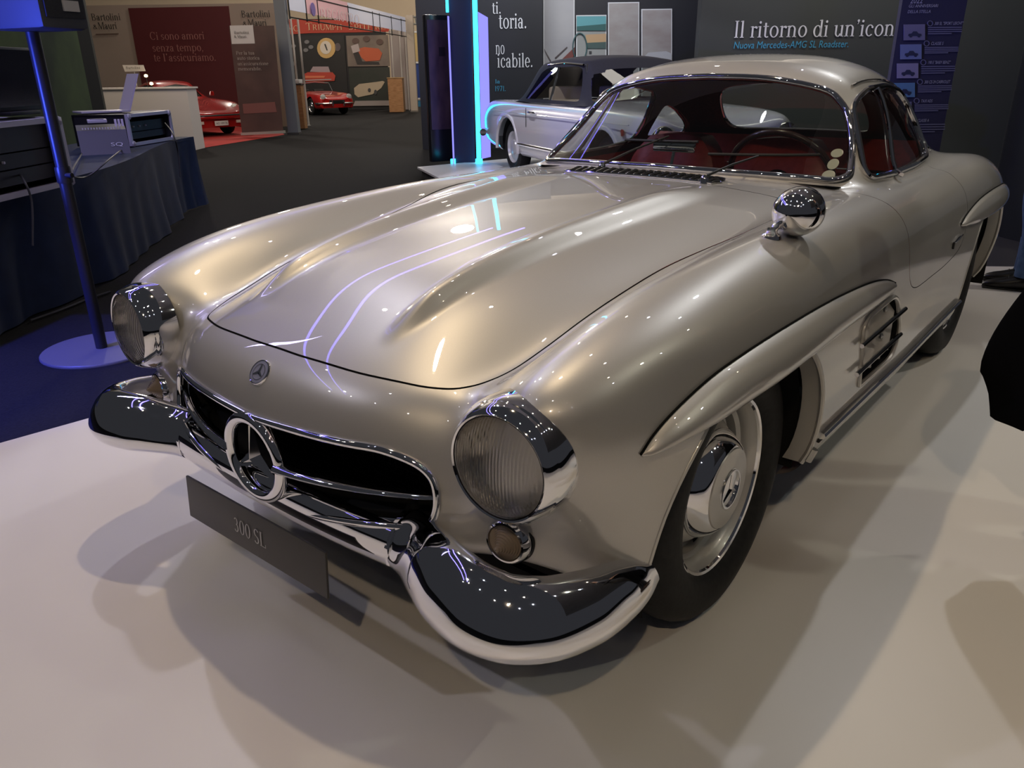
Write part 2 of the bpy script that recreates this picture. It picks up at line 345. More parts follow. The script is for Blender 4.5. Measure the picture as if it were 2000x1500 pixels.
MT['black'] = principled('black_rubber', (0.012, 0.012, 0.012), 0.55)
MT['gap'] = principled('shut_line_dark', (0.006, 0.006, 0.006), 0.9, spec=0.1)
MT['tyre'] = noise_col(principled('tyre_rubber', (0.014, 0.014, 0.014), 0.62, spec=.3), (.010, .010, .010), (.018, .018, .018), 60, bump=.05)
MT['well'] = principled('wheel_well_black', (0.008, 0.008, 0.008), 0.85, spec=0.2)
MT['glass'] = thin_glass('window_glass', (0.80, 0.84, 0.80))
MT['side_glass'] = thin_glass('side_glass', (0.62, 0.66, 0.63))
MT['lens'] = principled('fluted_lens_glass', (0.96, 0.95, 0.93), 0.0, trans=1.0, ior=1.22)
_n2 = MT['lens'].node_tree; _t2 = _n2.nodes.new('ShaderNodeTexCoord'); _w2 = _n2.nodes.new('ShaderNodeTexWave'); _w2.bands_direction = 'X'
_w2.inputs['Scale'].default_value = 48; _w2.inputs['Distortion'].default_value = .8; _w2.inputs['Detail'].default_value = 1
_b2 = _n2.nodes.new('ShaderNodeBump'); _b2.inputs['Strength'].default_value = .55; _b2.inputs['Distance'].default_value = .004
_n2.links.new(_t2.outputs['Object'], _w2.inputs['Vector']); _n2.links.new(_w2.outputs['Fac'], _b2.inputs['Height']); _n2.links.new(_b2.outputs[0], _n2.nodes['Principled BSDF'].inputs['Normal'])
MT['leather'] = noise_col(principled('red_leather', (0.36, 0.03, 0.025), 0.40), (.30, .025, .02), (.40, .036, .03), 40, bump=.08)
MT['liner'] = noise_col(principled('dark_red_lining', (0.06, 0.018, 0.016), 0.7), (.05, .015, .013), (.075, .022, .018), 90)
MT['plate'] = principled('plate_charcoal', (0.046, 0.043, 0.041), 0.40)
MT['plate_text'] = principled('plate_lettering', (0.42, 0.41, 0.40), 0.4)
MT['badge_blue'] = principled('badge_blue', (0.30, 0.31, 0.42), 0.25, 0.3, 1.0)
MT['reflector'] = principled('lamp_reflector', (0.86, 0.82, 0.75), 0.16, 1.0)
_nt = MT['reflector'].node_tree; _tc = _nt.nodes.new('ShaderNodeTexCoord'); _wv = _nt.nodes.new('ShaderNodeTexWave'); _wv.bands_direction = 'X'
_wv.inputs['Scale'].default_value = 42; _bp = _nt.nodes.new('ShaderNodeBump'); _bp.inputs['Strength'].default_value = .12; _bp.inputs['Distance'].default_value = .004
_nt.links.new(_tc.outputs['Object'], _wv.inputs['Vector']); _nt.links.new(_wv.outputs['Fac'], _bp.inputs['Height']); _nt.links.new(_bp.outputs[0], _nt.nodes['Principled BSDF'].inputs['Normal'])
MT['cream'] = principled('cream_sticker', (.55, .52, .42), .5)
MT['steel'] = principled('painted_steel', (.42, .42, .40), .3, .5, .5)

# ------------------------------------------------------------------ trimming tools
def round_poly(P, r, n=6, closed=True):
    P = [np.array(p, float) for p in P]; m = len(P); out = []
    for i in range(m):
        if not closed and i in (0, m-1): out.append(P[i]); continue
        a, b, c = P[i-1], P[i], P[(i+1) % m]; ri = r[i] if hasattr(r, '__len__') else r
        d1 = min(ri, .45*np.linalg.norm(a-b)); d2 = min(ri, .45*np.linalg.norm(c-b))
        s, e = b+(a-b)/np.linalg.norm(a-b)*d1, b+(c-b)/np.linalg.norm(c-b)*d2
        for k in range(n+1): t = k/n; out.append((1-t)**2*s+2*t*(1-t)*b+t*t*e)
    return np.array(out)
def sdf_poly(Q, P):
    """signed distance (negative inside) of points Q (n,2) to the closed polygon P"""
    d = np.full(len(Q), 1e9); ins = np.zeros(len(Q), bool); m = len(P)
    for i in range(m):
        a, b = P[i], P[(i+1) % m]; e = b-a; w_ = Q-a; L = max(e@e, 1e-14)
        t = np.clip((w_@e)/L, 0, 1); d = np.minimum(d, np.hypot(w_[:, 0]-t*e[0], w_[:, 1]-t*e[1]))
        c = (a[1] > Q[:, 1]) != (b[1] > Q[:, 1])
        if abs(e[1]) > 1e-14: ins ^= c & (Q[:, 0] < e[0]*(Q[:, 1]-a[1])/e[1]+a[0])
    return np.where(ins, -d, d)
def masked_sdf(V, ax, P, mask):
    g = np.ones(len(V)); idx = np.nonzero(mask)[0]
    if len(idx): g[idx] = sdf_poly(V[idx][:, ax], P)
    return g
def clip(V, F, g):
    """keep the part of the mesh where g >= 0, cutting faces exactly along g = 0"""
    V = [tuple(v) for v in V]; out = []; cache = {}; gl = list(g)
    def cut(a, b):
        k = (a, b) if a < b else (b, a)
        if k not in cache:
            t = gl[k[0]]/(gl[k[0]]-gl[k[1]]); p, q = V[k[0]], V[k[1]]
            cache[k] = len(V); V.append(tuple(p[i]+t*(q[i]-p[i]) for i in range(3)))
        return cache[k]
    for f in F:
        s = [gl[i] >= 0 for i in f]
        if all(s): out.append(tuple(f)); continue
        if not any(s): continue
        n = []; m = len(f)
        for i in range(m):
            a, b = f[i], f[(i+1) % m]
            if s[i]: n.append(a)
            if s[i] != s[(i+1) % m]: n.append(cut(a, b))
        if len(n) >= 3: out.append(tuple(n))
    used = sorted({i for f in out for i in f}); mp = {k: i for i, k in enumerate(used)}
    return np.array([V[i] for i in used]), [tuple(mp[i] for i in f) for f in out]
def mirror_pair(V, F, both=True):
    V = np.asarray(V, float); n = len(V); Vm = V*np.array([-1, 1, 1]); Fm = [tuple(i+n for i in f[::-1]) for f in F]
    return np.concatenate([V, Vm]), list(F)+Fm
def panel(name, V, F, mat, parent, both=True, solid=0.0):
    if both: V, F = mirror_pair(V, F)
    o = link_mesh(name, V, F, mat, parent)
    bm = bmesh.new(); bm.from_mesh(o.data); bmesh.ops.remove_doubles(bm, verts=bm.verts, dist=2e-5); bm.to_mesh(o.data); bm.free()
    o.data.polygons.foreach_set('use_smooth', [True]*len(o.data.polygons))
    return o
def flip(V, s): return [(v[0]*s, v[1], v[2]) for v in V]

car = empty('sports_coupe', (0, 0, 0))
tag(car, 'silver 1950s gullwing sports coupe with chrome bumpers on the white platform', 'car')

# ---- trimming outlines (half car)
hood_half = [(0, -.653), (.103, -.652), (.247, -.638), (.356, -.603), (.414, -.567), (.446, -.529), (.465, -.49), (.479, -.443), (.489, -.373), (.497, -.294), (.507, -.112), (.521, .091), (.552, .27), (.585, .42), (.60, .56), (.595, .68), (.57, .76), (.50, .80), (.36, .80), (.18, .795), (0, .795)]
hood_c = bspl(hood_half, 5)
hood_poly = np.array(list(hood_c)+[(-.2, .795), (-.2, -.653)])
door_poly = round_poly([(1.085, 1.0), (1.035, .888), (.985, .835), (.985, .67), (1.06, .607), (1.48, .603), (1.74, .615), (1.83, .69), (1.845, .80), (1.86, 1.0)], [.01, .04, .06, .07, .09, .1, .12, .08, .05, .01], 6)
wind_half = [(0, .937), (.32, .931), (.50, .922), (.568, .916), (.599, .928), (.588, .965), (.530, 1.082), (.482, 1.145), (.41, 1.188), (.223, 1.222), (0, 1.231)]
wind_c = bspl(wind_half, 5)
wind_poly = np.array(list(wind_c)+[(-.2, 1.231), (-.2, .953)])
side_poly = round_poly([(1.205, .917), (1.40, 1.155), (1.50, 1.183), (1.70, 1.192), (1.90, 1.165), (1.945, 1.03), (1.92, .932), (1.7, .916), (1.45, .912)], [.05, .05, .05, .05, .06, .05, .05, .05, .05], 5)
quart_poly = round_poly([(1.985, .945), (1.985, 1.115), (2.07, 1.085), (2.17, 1.02), (2.25, .95)], .04, 5)
rear_half = bspl([(0, 1.205), (.22, 1.193), (.315, 1.158), (.345, 1.07), (.338, 1.0), (.29, .978), (.15, .978), (0, .98)], 5)
rear_poly = np.array(list(rear_half)+[(-.2, .98), (-.2, 1.205)])
mouth_half = bspl([(0, .586), (.15, .593), (.29, .597), (.36, .595), (.42, .577), (.452, .552), (.465, .52), (.467, .483), (.457, .453), (.435, .44), (.347, .428), (.258, .412), (.14, .388), (0, .372)], 5)
mouth_poly = np.array(list(mouth_half)+[(-.2, .372), (-.2, .586)])
vent_poly = round_poly([(.555, .612), (.60, .634), (.835, .640), (.885, .615), (.975, .50), (.955, .432), (.90, .418), (.625, .424)], [.03, .03, .03, .02, .04, .04, .03, .01], 4)
ARCH_F = (-.05, .345, .387); ARCH_R = (2.40, .345, .43)
def all_g(V):
    x, y, z = V[:, 0], V[:, 1], V[:, 2]
    af = np.where(x > .45, np.hypot(y-ARCH_F[0], z-ARCH_F[1])-ARCH_F[2], 1)
    ar = np.where(x > .45, np.hypot(y-ARCH_R[0], z-ARCH_R[1])-ARCH_R[2], 1)
    d = {'arch': np.minimum(af, ar)}
    d['mouth'] = masked_sdf(V, [0, 2], mouth_poly, (y < -.5) & (z < .68) & (x < .56))
    d['hood'] = masked_sdf(V, [0, 1], hood_poly, (z > .66) & (y < .93) & (x < .68))
    d['wind'] = masked_sdf(V, [0, 2], wind_poly, (z > .905) & (y > .9) & (y < 1.42) & (x < .63))
    d['side'] = masked_sdf(V, [1, 2], side_poly, (x > .42) & (z > .88) & (y > 1.05))
    d['quart'] = masked_sdf(V, [1, 2], quart_poly, (x > .36) & (z > .88) & (y > 1.9))
    d['rear'] = masked_sdf(V, [0, 2], rear_poly, (y > 1.9) & (z > .93) & (x < .45))
    d['door'] = masked_sdf(V, [1, 2], door_poly, (x > .55) & (z > .45) & (z < .906))
    d['vent'] = masked_sdf(V, [1, 2], vent_poly, (x > .6))
    return d
def carve(names, V=BV, F=None):
    V = np.asarray(V); F = [tuple(f) for f in BF] if F is None else F
    for nm, sgn, off in names:
        g = all_g(V)[nm]; V, F = clip(V, F, sgn*g-off)
    return V, F
GAP = .0022
V, F = carve([('arch', 1, 0), ('mouth', 1, 0), ('hood', 1, GAP), ('wind', 1, 0), ('side', 1, 0), ('quart', 1, 0), ('rear', 1, 0), ('door', 1, GAP*.6), ('vent', 1, 0)])
panel('body_shell', V, F, MT['silver'], car)
V, F = carve([('hood', -1, GAP)]); panel('hood', V, F, MT['silver'], car)
V, F = carve([('door', -1, GAP*.6), ('side', 1, 0)])
for s in (1, -1): panel('door', flip(V, s), F if s > 0 else [f[::-1] for f in F], MT['silver'], car, both=False)
V, F = carve([('wind', -1, 0)]); panel('windscreen', V, F, MT['glass'], car)
V, F = carve([('rear', -1, 0)]); panel('rear_window', V, F, MT['glass'], car)
for nm, on in (('side', 'side_window'), ('quart', 'quarter_window')):
    V, F = carve([(nm, -1, 0)])
    for s in (1, -1): panel(on, flip(V, s), F, MT['side_glass'], car, both=False)
# lining of the roof and pillars: the same skin, set inwards
OV = BV-BN*.016
keep = [tuple(f) for f in BF if BV[f[0], 2] > .895 and 1.0 < BV[f[0], 1] < 2.45 and BV[f[0], 0] < .69]
V, F = carve([('wind', 1, -.004), ('side', 1, -.004), ('quart', 1, -.004), ('rear', 1, -.004)], OV, keep)
panel('headliner', V, F, MT['liner'], car)
def on_side(y, z, off=0.0):
    p, n = s_side(y, z); n = outn(n, Vector((1, 0, 0))); return p+n*off
def ring3(pts, fn): return [fn(*p) for p in pts]
def fr(x, z, off=0.0, y0=None):
    o = Vector((abs(x), -4 if y0 is None else y0, z)); h = _bvh.ray_cast(o, Vector((0, 1, 0)))
    n = outn(h[1], Vector((0, -1, 0))); p = h[0]+n*off; return p
def both_sides(half): # half path from x=0 .. x=0 -> closed loop
    a = [Vector(p) for p in half]; return a+[Vector((-p.x, p.y, p.z)) for p in a[-2:0:-1]]
# shut lines seen as dark gaps
hp = []
for x, y in hood_c: p, n = s_top(x, y); hp.append(p-outn(n, Vector((0, 0, 1)))*.007)
MB().tube(both_sides(hp), .006, 6, closed=True).build('hood_shut_line', MT['gap'], car)
for s in (1, -1):
    dp = [on_side(y, z, -.006) for y, z in door_poly if z < .898]; MB().tube(flip(dp, s), .0045, 6).build('door_shut_line', MT['gap'], car)
# chrome window frames
wf = []
for x, z in wind_c: wf.append(fr(x, z, .003, .72))
MB().tube(both_sides(wf), .0115, 10, closed=True).build('windscreen_frame', MT['chrome'], car)
wf2 = []
for x, z in wind_c: wf2.append(fr(x, z, -.001, .72))
MB().tube(both_sides([Vector((p.x*1.017, p.y, (p.z-1.09)*1.045+1.09)) for p in wf2]), .006, 6, closed=True).build('windscreen_seal', MT['black'], car)
rw = []
for x, z in rear_half:
    p, n = s_rear(x, z); rw.append(p+outn(n, Vector((0, 1, 0)))*.002)
MB().tube(both_sides(rw), .009, 8, closed=True).build('rear_window_frame', MT['chrome'], car)
for s in (1, -1):
    sp = [on_side(y, z, .004) for y, z in side_poly]; MB().tube(flip(sp, s), .0105, 8, closed=True).build('side_window_frame', MT['chrome'], car)
    qp = [on_side(y, z, .002) for y, z in quart_poly]; MB().tube(flip(qp, s), .008, 8, closed=True).build('quarter_window_frame', MT['chrome'], car)
    vb = [on_side(1.455+.14*t, .908+.275*t, .006) for t in np.linspace(0, 1, 8)]
    MB().tube(flip(vb, s), .0075, 8).build('window_divider', MT['chrome'], car)
    MB().tube(flip([on_side(1.445, .915, .012), on_side(1.437, .897, .02), on_side(1.425, .892, .022)], s), .008, 8).build('window_catch', MT['chrome'], car)
    # drip rail above the door window
    dr = [on_side(y, z, .002) for y, z in zip(np.linspace(1.44, 1.9, 12), [1.196, 1.204, 1.209, 1.212, 1.213, 1.213, 1.212, 1.210, 1.206, 1.2, 1.193, 1.183])]
    MB().tube(flip(dr, s), .005, 6).build('drip_rail', MT['chrome'], car)

# ---- eyebrows over the wheels
def eyebrow(top, low, bulge_, s, name='wheel_arch_spear'):
    T = bspl(top, 6); L = bspl(low, 6); m = len(T); n = 14; V = []
    for i in range(m):
        u = i/(m-1); env = math.sin(math.pi*min(1, max(0, u)))**.45 if 0 < u < 1 else 0
        pt, nt_ = s_side(*T[i]); pl, nl = s_side(*L[i])
        for k in range(n+1):
            a = k/n; yz = T[i]*(1-a)+L[i]*a; p, nn = s_side(*yz)
            h = bulge_*env*(math.sin(math.pi*(.06+.80*a))**.75)
            if k == 0: h = -.002
            V.append((p.x+h+.002, p.y, p.z))
        V.append((pl.x-.03, pl.y, pl.z+.004))
    w_ = n+2; F = [(i*w_+k, i*w_+k+1, (i+1)*w_+k+1, (i+1)*w_+k) for i in range(m-1) for k in range(w_-1)]
    o = link_mesh(name, flip(V, s), F if s < 0 else [f[::-1] for f in F], MT['silver'], car); sharp(o, 50)
    c = [on_side(y, z, .002) for y, z in T]; MB().tube(flip(c, s), .0025, 6).build('crease_line', MT['gap'], o)
    return o
ftop = [(-.495, .642), (-.465, .668), (-.42, .689), (-.341, .710), (-.258, .727), (-.163, .737), (-.05, .742), (.08, .745), (.224, .746), (.396, .741), (.6, .727), (.74, .706), (.835, .678)]
flow = [(-.490, .636), (-.455, .640), (-.40, .645), (-.32, .648), (-.24, .651), (-.15, .654), (-.04, .657), (.09, .661), (.23, .664), (.40, .665), (.6, .664), (.74, .665), (.83, .668)]
rtop = [(1.72, .715), (1.80, .735), (1.95, .757), (2.10, .771), (2.30, .778), (2.50, .774), (2.70, .757), (2.88, .727), (3.0, .69)]
rlow = [(1.725, .708), (1.80, .700), (1.95, .690), (2.10, .686), (2.30, .684), (2.50, .682), (2.70, .678), (2.88, .676), (2.995, .68)]
for s in (1, -1):
    eyebrow(ftop, flow, .040, s); eyebrow(rtop, rlow, .026, s)
    # arch lips and wells
    for cy, cz, rr in (ARCH_F, ARCH_R):
        pts = []
        for a in np.linspace(-18, 198, 46):
            y, z = cy+rr*math.cos(R(a)), cz+rr*math.sin(R(a))
            if z < .27 or s_side(y, z)[0] is None: continue
            pts.append(on_side(y, z, -.004))
        MB().tube(flip(pts, s), .007, 8).build('arch_lip', MT['silver'], car)
        inner = [Vector((p.x-.05, p.y, p.z)) for p in pts]
        n = len(pts); V = list(flip(pts, s))+list(flip(inner, s)); F = [(i, i+1, n+i+1, n+i) for i in range(n-1)]
        link_mesh('arch_return', V, F, MT['silver'], car)
        w_ = MB(); ang = np.linspace(-12, 192, 26); V = []
        for xx in (.80 if cy < 1 else .83, .42):
            for a in ang: V.append((s*xx, cy+(rr+.015)*math.cos(R(a)), cz+(rr+.015)*math.sin(R(a))))
        k = len(ang); F = [(i, i+1, k+i+1, k+i) for i in range(k-1)]+[tuple(range(k, 2*k))]
        w_.add(V, F).build('wheel_well', MT['well'], car, smooth=False)
# ---- underbody and sill
MB().box((0, 1.2, .235), (1.36, 3.3, .03)).build('underbody', MT['well'], car, smooth=False)
for s in (1, -1):
    pts = [on_side(y, .368, .004) for y in np.linspace(.36, 1.965, 24)]
    o = MB().tube(flip(pts, s), .0135, 8, flat=.7).build('sill_trim', MT['chrome'], car)
    pts = [on_side(y, .352, .003) for y in np.linspace(.36, 1.965, 24)]
    MB().tube(flip(pts, s), .006, 6).build('sill_trim_rubber', MT['black'], car)
    MB().tube(flip([on_side(.345, .335, .004), on_side(.34, .300, .004)], s), .012, 8).build('jacking_point', MT['steel'], car)

# ---- side vents
for s in (1, -1):
    vp = [on_side(y, z, .002) for y, z in vent_poly]
    vr = empty('side_vent'); vr.parent = car
    MB().tube(flip(vp, s), .007, 8, closed=True).build('vent_frame', MT['silver'], vr)
    n = len(vp); inn = [Vector((p.x-.07, p.y, p.z)) for p in vp]
    MB().add(flip(list(vp)+inn, s), [(i, (i+1) % n, n+(i+1) % n, n+i) for i in range(n)]+[tuple(range(n, 2*n))]).build('vent_box', MT['well'], vr, smooth=False)
    for k in range(4):
        y0 = .632+.085*k
        zt, zb = .622, .432+.004*k
        p = on_side(y0+.02, .53)
        V = [(p.x-.050, y0-.005, zb), (p.x-.048, y0-.025, zt), (p.x-.010, y0+.025, zt), (p.x-.012, y0+.045, zb), (p.x-.053, y0-.002, zb), (p.x-.051, y0-.022, zt), (p.x-.013, y0+.028, zt), (p.x-.015, y0+.048, zb)]
        MB().add(flip(V, s), [(0, 1, 2, 3), (7, 6, 5, 4), (0, 4, 5, 1), (3, 2, 6, 7), (1, 5, 6, 2), (0, 3, 7, 4)]).build('louvre', MT['silver'], vr, smooth=False)
    for zz in (.575, .495):
        b = [on_side(y, zz+.012*(y-.7), .013) for y in np.linspace(.525, .945, 9)]
        MB().tube(flip(b, s), .0065, 8).build('vent_bar', MT['chrome'], vr)
    for yy, zz in ((.80, .607), (.80, .525)):
        p = on_side(yy, zz, -.012); MB().lathe([(.009, 0), (.009, .006), (.004, .009)], (s*p.x, p.y, p.z), (s, 0, 0), 10, cap1=True).build('vent_screw', MT['steel'], vr)
# ---- headlights and indicator lamps
for s in (1, -1):
    hl = empty('headlight'); hl.parent = car
    ax = Vector((s*.06, -1, .02)).normalized(); o = Vector((s*.632, -.624, .636))
    MB().lathe([(.116, -.03), (.117, .002), (.1155, .016), (.1125, .028), (.1115, .030), (.1110, .033), (.106, .046), (.101, .054), (.0975, .057), (.0945, .055), (.0935, .048)], o, ax, 64).build('chrome_ring', MT['chrome'], hl)
    MB().lathe([(.0940, .046), (.0945, .051), (.0925, .054)], o, ax, 64).build('ring_seal', MT['black'], hl)
    MB().lathe([(.0935, .048), (.086, .057), (.07, .0655), (.05, .071), (.025, .074), (.001, .075)], o, ax, 48).build('headlight_lens', MT['lens'], hl)
    MB().lathe([(.0925, .048), (.086, .028), (.074, .008), (.055, -.014), (.03, -.028), (.001, -.032)], o, ax, 48).build('reflector_bowl', MT['reflector'], hl)
    MB().lathe([(.001, .012), (.008, .011), (.011, .004), (.011, -.028)], o, ax, 20).build('bulb_shield', MT['chrome'], hl)
    il = empty('indicator_lamp'); il.parent = car
    p = fr(.615, .462); ax2 = Vector((s*.12, -1, .05)).normalized(); o2 = Vector((s*p.x, p.y, p.z))-ax2*.012
    MB().lathe([(.044, 0), (.046, .012), (.044, .024), (.040, .030), (.036, .031), (.0345, .026)], o2, ax2, 40).build('lamp_ring', MT['chrome'], il)
    MB().lathe([(.046, -.002), (.049, .004), (.047, .010)], o2, ax2, 40).build('lamp_gasket', MT['black'], il)
    prof = []
    for k in range(9):
        r0 = .0345-.0036*k; prof += [(r0, .024+.0036*k), (r0-.0008, .0285+.0036*k)]
    prof += [(.001, .06)]
    MB().lathe(prof, o2, ax2, 36).build('ribbed_lens', principled('ribbed_lens_glass', (.34, .27, .20), .08, 0.2, 1.0), il)

# ---- grille: duct, frame, crossbar, mesh and star
mo = [fr(x, z, .0) for x, z in mouth_half]
loop = both_sides(mo); n = len(loop)
inn = [Vector((p.x*.93, -.50+.0*abs(p.x), .478+(p.z-.478)*.95)) for p in loop]
MB().add(loop+inn, [(i, (i+1) % n, n+(i+1) % n, n+i) for i in range(n)]+[tuple(range(n, 2*n))]).build('grille_duct', MT['well'], car, smooth=False)
MB().tube(both_sides([Vector((p.x*.992, p.y-.004, .478+(p.z-.478)*.97)) for p in mo]), .0085, 10, closed=True).build('grille_frame', MT['chrome'], car)
MB().tube(both_sides([Vector((p.x*.975, p.y+.016, .478+(p.z-.478)*.91)) for p in mo]), .004, 8, closed=True).build('grille_inner_frame', MT['chrome'], car)
mesh_ = MB()
for k in range(-23, 24): mesh_.box((k*.018, -.565, .48), (.0016, .002, .17))
for k in range(9): mesh_.box((0, -.566, .40+.018*k), (.84, .002, .0016))
mesh_.build('radiator_mesh', principled('mesh_dark', (.02, .02, .02), .5, .5), car, smooth=False)
gs = empty('grille_star'); gs.parent = car
def yb(x): return -.745+.115*(abs(x)/.47)**2.2
for s in (1, -1):
    xs = np.linspace(.088, .482, 16)
    MB().tube([(s*x, yb(x)-.006*(1-x/.5), .488+.012*(x/.48)) for x in xs], [.019-.0095*((x-.088)/.394) for x in xs], 14, flat=.55).build('grille_bar', MT['chrome'], gs)
    MB().tube([(s*x, yb(x)-.004, .500) for x in (.478, .488, .494)], [.0085, .011, .004], 12).build('bar_end', MT['chrome'], gs)
SC = Vector((0, -.742, .486)); SR = .092
ring = [SC+Vector((SR*math.cos(t), 0, SR*math.sin(t))) for t in np.linspace(0, 2*math.pi, 64, endpoint=False)]
MB().tube(ring, .0145, 16, closed=True).build('star_ring', MT['chrome'], gs)
def star3(c, rad, th, w_, right, up, nrm, mat, name, parent):
    """three pointed star with a raised ridge on every arm"""
    m = MB(); c = Vector(c); right, up, nrm = Vector(right), Vector(up), Vector(nrm)
    for k in range(3):
        a = R(90+120*k); d = right*math.cos(a)+up*math.sin(a); p = right*-math.sin(a)+up*math.cos(a)
        b0 = c+right*(w_*math.cos(a+R(60)))+up*(w_*math.sin(a+R(60))); b1 = c+right*(w_*math.cos(a-R(60)))+up*(w_*math.sin(a-R(60)))
        t = c+d*rad; top = c+nrm*th; tt = t+nrm*th*.25; bk = c-nrm*th*.6
        m.add([b0, t+p*.0015, top, b1, t-p*.0015, tt, bk], [(0, 1, 5, 2), (2, 5, 4, 3), (1, 4, 5), (0, 6, 1), (1, 6, 4), (4, 6, 3)])
    return m.build(name, mat, parent, smooth=False)
star3(SC, SR, .016, .024, (1, 0, 0), (0, 0, 1), (0, -1, 0), MT['chrome'], 'star', gs)
# round badge on the nose
bp, bn = s_front(.001, .670); bn = outn(bn, Vector((0, -1, 0))); bn.x = 0; bn.normalize(); bp = Vector((0, bp.y, bp.z))
bd = empty('nose_badge'); bd.parent = car
upv = (Vector((0, 0, 1))-bn*bn.z).normalized()
MB().lathe([(.029, -.004), (.029, .002), (.0275, .004), (.0255, .0035)], bp, bn, 40).build('badge_rim', MT['chrome'], bd)
MB().lathe([(.0262, .002), (.0255, .0032), (.001, .0038)], bp, bn, 40).build('badge_disc', MT['badge_blue'], bd)
MB().lathe([(.0185, .0028), (.0185, .0042), (.0172, .0044), (.0172, .0028)], bp, bn, 40).build('badge_inner_ring', MT['chrome'], bd)
star3(bp+bn*.0045, .017, .002, .0042, (1, 0, 0), upv, bn, MT['chrome'], 'badge_star', bd)

# ---- bumper: centre bar, wings, joints, brackets
SEC = [(-.095, .060), (-.082, .074), (-.056, .068), (-.033, .050), (-.014, .024), (-.002, -.006), (0, -.026), (-.008, -.046), (-.028, -.059), (-.07, -.062)]
SEC_C = [(-.06, .034), (-.04, .050), (-.02, .049), (-.006, .034), (0, .012), (-.001, -.012), (-.010, -.034), (-.028, -.048), (-.06, -.050)]
def bumper_piece(path, scale, zc, name, s, mat, SEC=SEC):
    P = bspl(path, 8); sc_ = bspl([(v, 0) for v in scale], 8)[:, 0]; z_ = bspl([(v, 0) for v in zc], 8)[:, 0]; m = len(P); V = []
    sec = bspl(SEC, 3)
    for i in range(m):
        t = P[min(i+1, m-1)]-P[max(i-1, 0)]; t /= np.linalg.norm(t); nrm = np.array([t[1], -t[0]])
        for o_, h in sec: V.append((P[i, 0]+nrm[0]*o_*sc_[i], P[i, 1]+nrm[1]*o_*sc_[i], z_[i]+h*sc_[i]))
    w_ = len(sec); F = [(i*w_+k, i*w_+k+1, (i+1)*w_+k+1, (i+1)*w_+k) for i in range(m-1) for k in range(w_-1)]
    F.append(tuple((m-1)*w_+k for k in range(w_))); F.append(tuple(range(w_))[::-1])
    F += [(i*w_, (i+1)*w_, (i+1)*w_+w_-1, i*w_+w_-1) for i in range(m-1)]
    o = link_mesh(name, flip(V, s), F, mat, car); sharp(o, 55); return o
bumper_piece([(-.385, -.722), (-.26, -.732), (-.13, -.737), (0, -.738), (.13, -.737), (.26, -.732), (.385, -.722)], [1.0]*7, [.384]*7, 'bumper_centre_bar', 1, MT['chrome'], SEC_C)
wing = [(.385, -.722), (.43, -.735), (.49, -.768), (.56, -.798), (.65, -.813), (.735, -.79), (.80, -.725), (.834, -.63), (.839, -.54), (.833, -.475), (.821, -.425)]
for s in (1, -1):
    bumper_piece(wing, [.90, .92, 1.0, 1.06, 1.06, 1.03, 1.0, .92, .80, .64, .36], [.394, .396, .402, .402, .402, .398, .392, .384, .375, .367, .360], 'bumper_wing', s, MT['chrome'])
    # joint fin and mounting arm
    MB().add(flip([(.381, -.722, .36), (.381, -.724, .40), (.381, -.695, .444), (.381, -.635, .474), (.381, -.635, .42), (.390, -.722, .36), (.390, -.724, .40), (.390, -.695, .444), (.390, -.635, .474), (.390, -.635, .42)], s),
        [(0, 1, 2, 3, 4), (9, 8, 7, 6, 5), (0, 5, 6, 1), (1, 6, 7, 2), (2, 7, 8, 3), (3, 8, 9, 4), (4, 9, 5, 0)]).build('bumper_joint', MT['chrome'], car, smooth=False)
    MB().box((s*.452, -.635, .405), (.055, .11, .030), bev=.004).build('bumper_arm', MT['black'], car)
    p = fr(.455, .405); MB().box((s*.455, p.y-.002, .405), (.075, .014, .045), bev=.006).build('arm_grommet', MT['black'], car)
# rear bumper
bumper_piece([(-.80, 3.15), (-.78, 3.42), (-.66, 3.62), (-.40, 3.72), (0, 3.74), (.40, 3.72), (.66, 3.62), (.78, 3.42), (.80, 3.15)][::-1], [.5, .9, 1, 1, 1, 1, 1, .9, .5], [.42]*9, 'rear_bumper', 1, MT['chrome'])

# ---- number plate
npz = .313
pl = empty('number_plate', (0, -.778, npz)); pl.parent = car; pl.rotation_euler = (R(-4), 0, 0)
MB().box((0, 0, 0), (.526, .006, .108), bev=.002).build('plate_panel', MT['plate'], pl)
PLATE = pl

# ---- mirror on the left fender
mr = empty('wing_mirror'); mr.parent = car
mp_, mn = s_top(.705, .262); mp_ = Vector(mp_)
MB().lathe([(.024, -.004), (.023, .004), (.014, .010), (.011, .02)], mp_, (0, .0, 1), 24).build('mirror_foot', MT['chrome'], mr)
top = Vector((.738, .325, .938))
MB().tube(bspl([mp_+Vector((0, 0, .004)), mp_+Vector((.008, .008, .026)), top+Vector((-.018, -.004, -.038))], 5), .0095, 10).build('mirror_stalk', MT['chrome'], mr)
MB().lathe([(.002, -.062), (.022, -.058), (.040, -.046), (.052, -.028), (.0575, -.006), (.0585, .012), (.0575, .028), (.054, .033)], top, (.05, 1, 0), 40).build('mirror_shell', MT['chrome'], mr)
MB().lathe([(.053, .030), (.001, .031)], top, (.05, 1, 0), 40).build('mirror_glass', MT['chrome'], mr)

